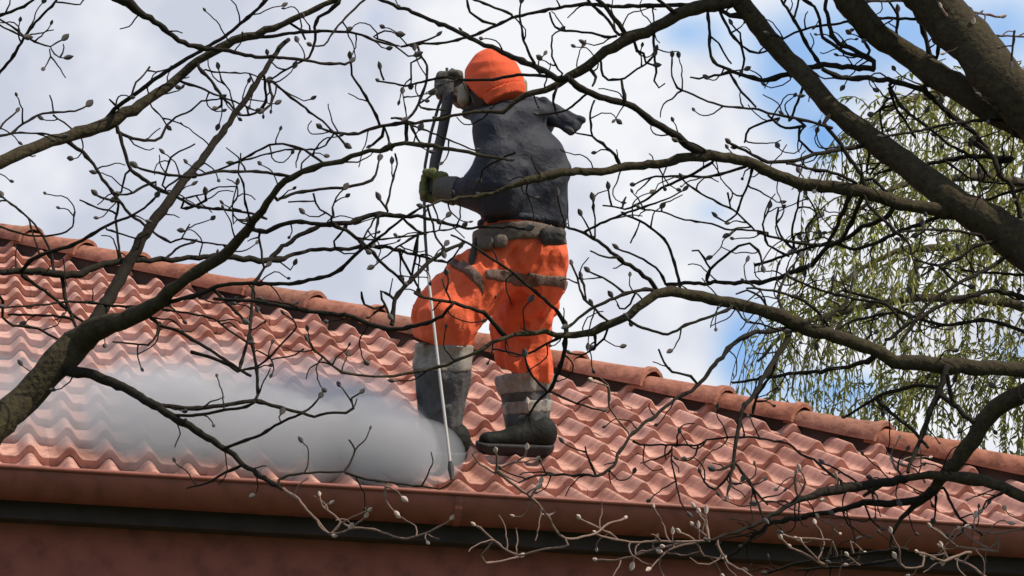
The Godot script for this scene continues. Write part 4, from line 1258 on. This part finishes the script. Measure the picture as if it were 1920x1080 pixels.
func build_magnolias() -> void:
	var lumps := FastNoiseLite.new()
	lumps.seed = 31
	lumps.frequency = 1.0
	var bud := bud_mesh()
	var roots := {
		"L": thing("magnolia_tree", "bare budding tree with dark forked limbs rising in front of the roof at left", "tree", Vector3(-1.75, 0, -7.8)),
		"R": thing("magnolia_tree", "bare mossy tree with thick grey green limbs and fuzzy buds reaching in from the right", "tree", Vector3(2.0, 0, -7.4)),
	}
	for r in roots:
		roots[r].set_meta("group", "bare budding trees in front of the roof")
		many_twigs[r] = 0
		many_buds[r] = 0
		spare[r] = {"twig": [Shape.new(), Shape.new()], "bud": [Shape.new(), Shape.new()]}
	var base_depth := {"L": 8.0, "R": 7.6}
	var lines := []
	for text in BRANCHES.strip_edges().split("\n"):
		var words := text.split(" ")
		var pts := []
		var ws := []
		for k in range(1, words.size()):
			var q := words[k].split(",")
			pts.append(Vector2(float(q[0]), float(q[1])))
			ws.append(float(q[2]) if q.size() > 2 else -1.0)
		# fill the widths that are not given
		for k in ws.size():
			if ws[k] < 0.0:
				var j := k
				while ws[j] < 0.0:
					j += 1
				var from: float = ws[k - 1]
				for m in range(k, j):
					ws[m] = lerpf(from, ws[j], (m - k + 1.0) / (j - k + 1.0))
		for k in ws.size():
			if ws[k] > 60.0:
				ws[k] *= 0.9
			elif ws[k] < 14.0:
				ws[k] = ws[k] * 0.94 + 0.35
		if ws[-1] > ws[0]:
			pts.reverse()
			ws.reverse()
		var tree := words[0]
		var pale := tree == "P"
		if pale:
			tree = "L" if pts[0].x < 880 else "R"
		lines.append([tree, pts, ws, pale])
	lines.sort_custom(func(p, q): return p[2][0] > q[2][0])
	var known := {"L": [], "R": []}
	rng.seed = 4242
	var buds := {"L": 0, "R": 0}
	for line in lines:
		if line[2][0] <= 6:
			many_twigs[line[0]] += 1
	for line in lines:
		var tree: String = line[0]
		var root: Node3D = roots[tree]
		var pts: Array = line[1]
		var ws: Array = line[2]
		var w0: float = ws[0]
		# grow from the nearest point of a thicker branch
		var best := 60.0 + w0
		var depth: float = base_depth[tree] + rng.randf_range(-0.5, 0.3)
		var from := []
		for s in known[tree]:
			var dist: float = Vector2(s[0], s[1]).distance_to(pts[0])
			if dist < best:
				best = dist
				from = s
				depth = s[3]
		if from.size() and best > 4.0 and best < 55.0:
			pts.push_front(Vector2(from[0], from[1]))
			ws.push_front(minf(from[2] * 0.8, w0 * 1.15))
		var drift := rng.randf_range(-1.0, 1.0)
		drift += 0.4 * signf(drift)
		var length := 0.0
		var depths := [depth]
		for k in range(1, pts.size()):
			length += pts[k].distance_to(pts[k - 1])
			var slow := 0.00085 if w0 > 40 else 0.0011
			depths.append(clampf(depth + drift * length * slow + 0.03 * sin(length * 0.02 + drift * 9.0), 6.0, 9.1))
		var samples := smooth_path(pts, ws, depths, 9.0 if w0 < 30 else 16.0)
		for s in samples:
			known[tree].append(s)
		var path := []
		var radii := []
		var k_ := 0
		var wander := 2.2 if w0 > 9.0 and w0 < 62.0 else 0.0
		for s in samples:
			s[0] += wander * lumps.get_noise_2d(s[0] * 0.035, s[1] * 0.035 + 200.0) * 2.0
			s[1] += wander * lumps.get_noise_2d(s[0] * 0.035 + 300.0, s[1] * 0.035) * 2.0
			var knob: float = 1.0 + 0.16 * lumps.get_noise_2d(s[0] * 0.06, s[1] * 0.06 + 50.0)
			if k_ % 4 == 2 and s[2] < 12.0 and rng.randf() < 0.45:
				knob += 0.35
			var jitter := 0.9 if s[2] < 14.0 else 0.5
			path.append(at(s[0] + rng.randf_range(-jitter, jitter), s[1] + rng.randf_range(-jitter, jitter), s[3]))
			radii.append(s[2] * 0.5 * s[3] / FOCAL * knob)
			k_ += 1
		var shape := Shape.new()
		shape.tube(path, radii, 14 if w0 > 40 else (9 if w0 > 12 else 6), true, lumps, 0.22 if w0 > 20 else 0.1)
		var called := "trunk" if w0 > 80 else ("limb" if w0 > 20 else ("branch" if w0 > 6 else "twig"))
		var material: Material = M.twig_sunlit if line[3] else (M.bark if w0 > 27 else M.twig)
		var o := part(called, shape.mesh(), material, root)
		# buds at the thin tips, now and then one beside the twig
		var tip: float = ws[-1]
		if tip <= 5.6 and rng.randf() < (0.95 if line[3] else 0.62):
			add_bud(bud, path[-1], path[-1] - path[-2], rng.randf_range(10, 15) if line[3] else rng.randf_range(13, 19), samples[-1][3], line[3], o, tree)
		# short side twigs
		var crowd := 0.85
		if pts[0].x > 1400 and pts[0].y < 720:
			crowd = 1.9
		elif pts[0].y > 800:
			crowd = 1.0 if pts[0].x < 1200 else 2.2
		if w0 > 60:
			crowd *= 0.3
		var many := int(length / 100.0 * crowd + rng.randf())
		for t in many:
			var k := rng.randi_range(1, samples.size() - 2)
			grow_twig(samples, k, bud, line[3], o, tree)
	for r in roots:
		add_spare(roots[r], r)

func add_spare(root: Node3D, tree: String) -> void:
	# what is past 300 of a kind on one tree stays real geometry, joined
	for kind in ["twig", "bud"]:
		var mesh := ArrayMesh.new()
		var mats := [M.twig, M.twig_sunlit] if kind == "twig" else [M.bud, M.bud_pale]
		for k in 2:
			var s: Shape = spare[tree][kind][k]
			if s.i.is_empty():
				continue
			var a := []
			a.resize(Mesh.ARRAY_MAX)
			a[Mesh.ARRAY_VERTEX] = s.v
			a[Mesh.ARRAY_NORMAL] = s.n
			a[Mesh.ARRAY_INDEX] = s.i
			mesh.add_surface_from_arrays(Mesh.PRIMITIVE_TRIANGLES, a)
			mesh.surface_set_material(mesh.get_surface_count() - 1, mats[k])
		if mesh.get_surface_count():
			part("fine_twigs" if kind == "twig" else "small_buds", mesh, null, root).set_meta("kind", "stuff")

func add_bud(mesh: Mesh, where: Vector3, dir: Vector3, px: float, depth: float, pale: bool, parent: Node3D, tree: String) -> void:
	var y := (dir.normalized() + Vector3(0, 0.35, 0)).normalized()
	var x := y.cross(Vector3(0.3, 0.2, 1)).normalized()
	var z := x.cross(y)
	var s := px * depth / FOCAL
	var fat := rng.randf_range(0.85, 1.3)
	var set_at := Transform3D(Basis(x * s * fat, y * s, z * s * fat), where)
	many_buds[tree] += 1
	if many_buds[tree] > 298 or parent == null:
		add_transformed(spare[tree].bud[1 if pale else 0], mesh, set_at)
		return
	put("bud", mesh, M.bud_pale if pale else M.bud, parent).transform = set_at

func grow_twig(samples: Array, k: int, bud: Mesh, pale: bool, parent: Node3D, tree: String) -> void:
	var s: Array = samples[k]
	var along := Vector2(samples[k + 1][0] - samples[k - 1][0], samples[k + 1][1] - samples[k - 1][1]).normalized()
	var side := along.rotated(rng.randf_range(0.6, 1.35) * (1.0 if rng.randf() < 0.5 else -1.0))
	var p := Vector2(s[0], s[1])
	var dir := (side + Vector2(0, -0.25)).normalized()
	var depth: float = s[3]
	var w := rng.randf_range(2.6, 4.0)
	var steps := rng.randi_range(3, 8)
	var path := [at(p.x, p.y, depth)]
	var radii := [w * 0.6 * depth / FOCAL]
	var bend := rng.randf_range(-0.28, 0.28)
	var away := rng.randf_range(-0.018, 0.018)
	for j in steps:
		dir = dir.rotated(bend + rng.randf_range(-0.45, 0.45))
		p += dir * rng.randf_range(6.0, 12.0)
		depth += away
		path.append(at(p.x, p.y, depth))
		radii.append(lerpf(w, 2.2, (j + 1.0) / steps) * 0.5 * depth / FOCAL)
	var o: MeshInstance3D = null
	many_twigs[tree] += 1
	if many_twigs[tree] > 298:
		spare[tree].twig[1 if pale else 0].tube(path, radii, 5)
	else:
		var shape := Shape.new()
		shape.tube(path, radii, 5)
		o = put("twig", shape.mesh(), M.twig_sunlit if pale else M.twig, parent)
	if rng.randf() < 0.6:
		add_bud(bud, path[-1], path[-1] - path[-2], rng.randf_range(9, 17), depth, pale, o, tree)

func build_willow() -> void:
	rng.seed = 909
	var root_at := at(2330, 1080, 22.0)
	root_at.y = 0
	var tree := thing("willow_tree", "tall weeping willow with hanging yellow green leaves behind the roof at right", "tree", root_at)
	var crown := at(2300, 330, 22.0)
	var bend := root_at.lerp(crown, 0.5) + Vector3(0.3, 0, 0.2)
	var s := Shape.new()
	s.tube([root_at, root_at.lerp(bend, 0.5), bend, bend.lerp(crown, 0.6), crown], [0.38, 0.31, 0.27, 0.2, 0.12], 14)
	part("trunk", s.mesh(), M.willow_bark, tree)
	var anchors := []
	for l in [[[2280, 420, 22], [2050, 230, 21.4], [1850, 170, 20.8], [1690, 190, 20.4], [1610, 260, 20.2]], [[2290, 560, 22], [2080, 400, 21.0], [1860, 330, 20.2], [1680, 350, 19.8], [1560, 430, 19.6]], [[2300, 620, 22], [2100, 520, 22.6], [1880, 470, 22.8], [1680, 470, 22.6], [1530, 560, 22.4]], [[2300, 760, 22], [2120, 640, 21.2], [1900, 570, 20.6], [1700, 560, 20.2], [1490, 610, 20.0], [1420, 680, 20.0]], [[2310, 820, 22], [2150, 740, 22.2], [1950, 690, 22.0], [1790, 690, 21.8], [1640, 750, 21.8]], [[2290, 480, 22], [2120, 250, 23.2], [1960, 160, 23.6], [1800, 190, 23.8]], [[2290, 420, 22], [2400, 200, 21], [2600, 150, 20.5], [2800, 300, 20]], [[2300, 600, 22], [2500, 450, 23], [2750, 480, 23.4]]]:
		var pts := []
		var ws := []
		var ds := []
		for k in l.size():
			pts.append(Vector2(l[k][0], l[k][1]))
			ws.append(lerpf(30.0, 5.0, k / (l.size() - 1.0)))
			ds.append(l[k][2])
		var samples := smooth_path(pts, ws, ds, 22.0)
		var path := []
		var radii := []
		for q in samples:
			path.append(at(q[0], q[1] + rng.randf_range(-2, 2), q[3]))
			radii.append(q[2] * 0.5 * q[3] / FOCAL)
			if q[0] < 2150 or rng.randf() < 0.4:
				anchors.append(path[-1])
		var shape := Shape.new()
		shape.tube(path, radii, 7)
		part("limb", shape.mesh(), M.willow_bark, tree)
	# hanging strands with narrow leaves
	var strands := Shape.new()
	var leaves: Array[Transform3D] = []
	var tints := []
	var thin := FastNoiseLite.new()
	thin.seed = 6
	thin.frequency = 1.3
	for a in anchors:
		if thin.get_noise_3dv(a) < -0.10:
			continue
		for twice in 5:
			var p: Vector3 = a + Vector3(rng.randf_range(-0.18, 0.18), rng.randf_range(-0.05, 0.12), rng.randf_range(-0.7, 0.7))
			var sx := 960.0 + FOCAL * (p - EYE).dot(look.x) / (p - EYE).dot(-look.z)
			var bare := clampf((1690.0 - sx) / 260.0, 0.0, 0.90)
			var dir := Vector3(rng.randf_range(-0.9, 0.35), rng.randf_range(-0.1, 0.5), rng.randf_range(-0.5, 0.5)).normalized()
			var path := [p]
			var long := rng.randf_range(0.5, 1.75)
			var step := 0.085
			var sway := Vector3(rng.randf_range(-0.10, 0.04), 0, rng.randf_range(-0.06, 0.06))
			var hue := rng.randf()
			for k in int(long / step):
				dir = (dir * 0.72 + (Vector3.DOWN + sway) * 0.28 + Vector3(rng.randf_range(-0.06, 0.06), 0, rng.randf_range(-0.06, 0.06))).normalized()
				p += dir * step
				path.append(p)
				for side in 4:
					if rng.randf() < bare * 0.92 + 0.04:
						continue
					var out := Vector3(rng.randf_range(-1, 1), rng.randf_range(-1.3, 0.15), rng.randf_range(-1, 1)).normalized()
					var y := (out + dir * 0.6).normalized()
					var x := y.cross(Vector3(rng.randf_range(-1, 1), rng.randf_range(-1, 1), rng.randf_range(-1, 1))).normalized()
					var size := rng.randf_range(0.05, 0.095)
					leaves.append(Transform3D(Basis(x * size * 0.27, y * size, x.cross(y) * size), p - dir * step * rng.randf()))
					var c := Color(0.19, 0.20, 0.045).lerp(Color(0.42, 0.41, 0.13), rng.randf() * 0.6 + hue * 0.4)
					tints.append(c * rng.randf_range(0.7, 1.1))
			if path.size() > 2:
				var radii := []
				for k in path.size():
					radii.append(lerpf(0.0055, 0.0022, k / (path.size() - 1.0)))
				strands.tube(path, radii, 3, false)
	var st := part("hanging_strands", strands.mesh(), M.strand, tree)
	st.set_meta("kind", "stuff")
	var leaf := Shape.new()
	leaf.flat([Vector3(0, 0, 0), Vector3(0.5, 0.35, 0.06), Vector3(0, 1, 0)])
	leaf.flat([Vector3(0, 0, 0), Vector3(0, 1, 0), Vector3(-0.5, 0.35, 0.06)])
	var mm := MultiMesh.new()
	mm.transform_format = MultiMesh.TRANSFORM_3D
	mm.use_colors = true
	mm.mesh = leaf.mesh()
	mm.instance_count = leaves.size()
	for k in leaves.size():
		mm.set_instance_transform(k, leaves[k])
		mm.set_instance_color(k, tints[k])
	var fo := MultiMeshInstance3D.new()
	fo.multimesh = mm
	fo.material_override = M.leaf
	fo.name = "leaves"
	tree.add_child(fo, true)
	fo.position = -tree.position
	fo.set_meta("kind", "stuff")
	print("willow leaves ", leaves.size())

# ------------------------------------------------------------------ mist
func build_mist() -> void:
	var mist := thing("spray_mist", "pale grey cloud of spray drifting over the tiles left of the lance tip", "mist", on_roof(640, 800), "stuff")
	rng.seed = 12
	# flat banks that hug the slope: pixel, half sizes along the eave, up the slope and out of it, density
	var puffs := []
	for k in 36:
		var near := k < 22
		var r := rng.randf_range(0.11, 0.22) if near else rng.randf_range(0.16, 0.30)
		var u := rng.randfn(-1.04, 0.12) if near else rng.randfn(-1.42, 0.26)
		var v := rng.randfn(-0.80, 0.22) if near else rng.randfn(-0.72, 0.24)
		v = maxf(v, -1.34 + r * 1.4)
		puffs.append([u, v, r, r * 1.35, r * rng.randf_range(0.6, 0.9), rng.randf_range(0.6, 1.2) * (1.1 if near else 0.45)])
	for k in 5:
		var f := 1.0 - 0.17 * k
		puffs.append([-1.02 - 0.02 * k, -0.84, 0.34 * f, 0.44 * f, 0.22 * f, 0.30])
	for q in [[-1.50, -0.76, 0.50, 0.46, 0.14, 0.5], [-1.35, -0.5, 0.55, 0.62, 0.15, 0.4], [-1.9, -0.70, 0.7, 0.52, 0.13, 0.35], [-2.5, -0.6, 0.9, 0.6, 0.13, 0.25], [-2.2, 0.0, 1.2, 0.9, 0.13, 0.15], [-1.05, -0.3, 0.4, 0.6, 0.17, 0.4]]:
		puffs.append(q)
	for q in puffs:
		var where := roof_point(q[0], q[1], 0.08)
		var fog := FogVolume.new()
		fog.shape = RenderingServer.FOG_VOLUME_SHAPE_ELLIPSOID
		fog.size = Vector3(2.0 * q[2], 2.0 * q[3], 2.0 * q[4])
		var m := FogMaterial.new()
		m.density = q[5] * 1.7
		m.albedo = Color(0.975, 0.98, 1.0)
		fog.material = m
		fog.name = "puff" if mist.get_child_count() == 0 else "puff_%03d" % mist.get_child_count()
		mist.add_child(fog, true)
		fog.transform = Transform3D(Basis(eave, slope, rise), where - mist.position)

func _ready() -> void:
	var cam := Camera3D.new()
	cam.name = "camera"
	add_child(cam, true)
	cam.transform = Transform3D(look, EYE)
	cam.fov = 12.4967
	cam.near = 0.1
	cam.far = 300.0
	cam.current = true
	var env := Environment.new()
	env.background_mode = Environment.BG_SKY
	env.sky = make_sky()
	env.tonemap_mode = Environment.TONE_MAPPER_LINEAR
	env.tonemap_exposure = 1.0
	env.sdfgi_enabled = true
	env.ssao_enabled = true
	env.ssil_enabled = true
	env.volumetric_fog_enabled = true
	env.volumetric_fog_density = 0.0
	var we := WorldEnvironment.new()
	we.name = "environment"
	we.environment = env
	add_child(we, true)
	var sun := DirectionalLight3D.new()
	sun.name = "sun"
	sun.light_energy = 1.6
	sun.light_color = Color(1.0, 0.95, 0.87)
	sun.light_angular_distance = 0.5
	sun.shadow_enabled = true
	add_child(sun, true)
	sun.look_at_from_position(Vector3(0.54, 0.78, 0.19), Vector3.ZERO, Vector3.UP)
	materials()
	# the ground reaches past everything that is built
	var ground := PlaneMesh.new()
	ground.size = Vector2(400, 400)
	var go := put("ground", ground, M.grass)
	go.set_meta("kind", "structure")
	go.set_meta("label", "grass lawn round the house")
	build_house()
	build_person()
	build_magnolias()
	build_willow()
	build_mist()
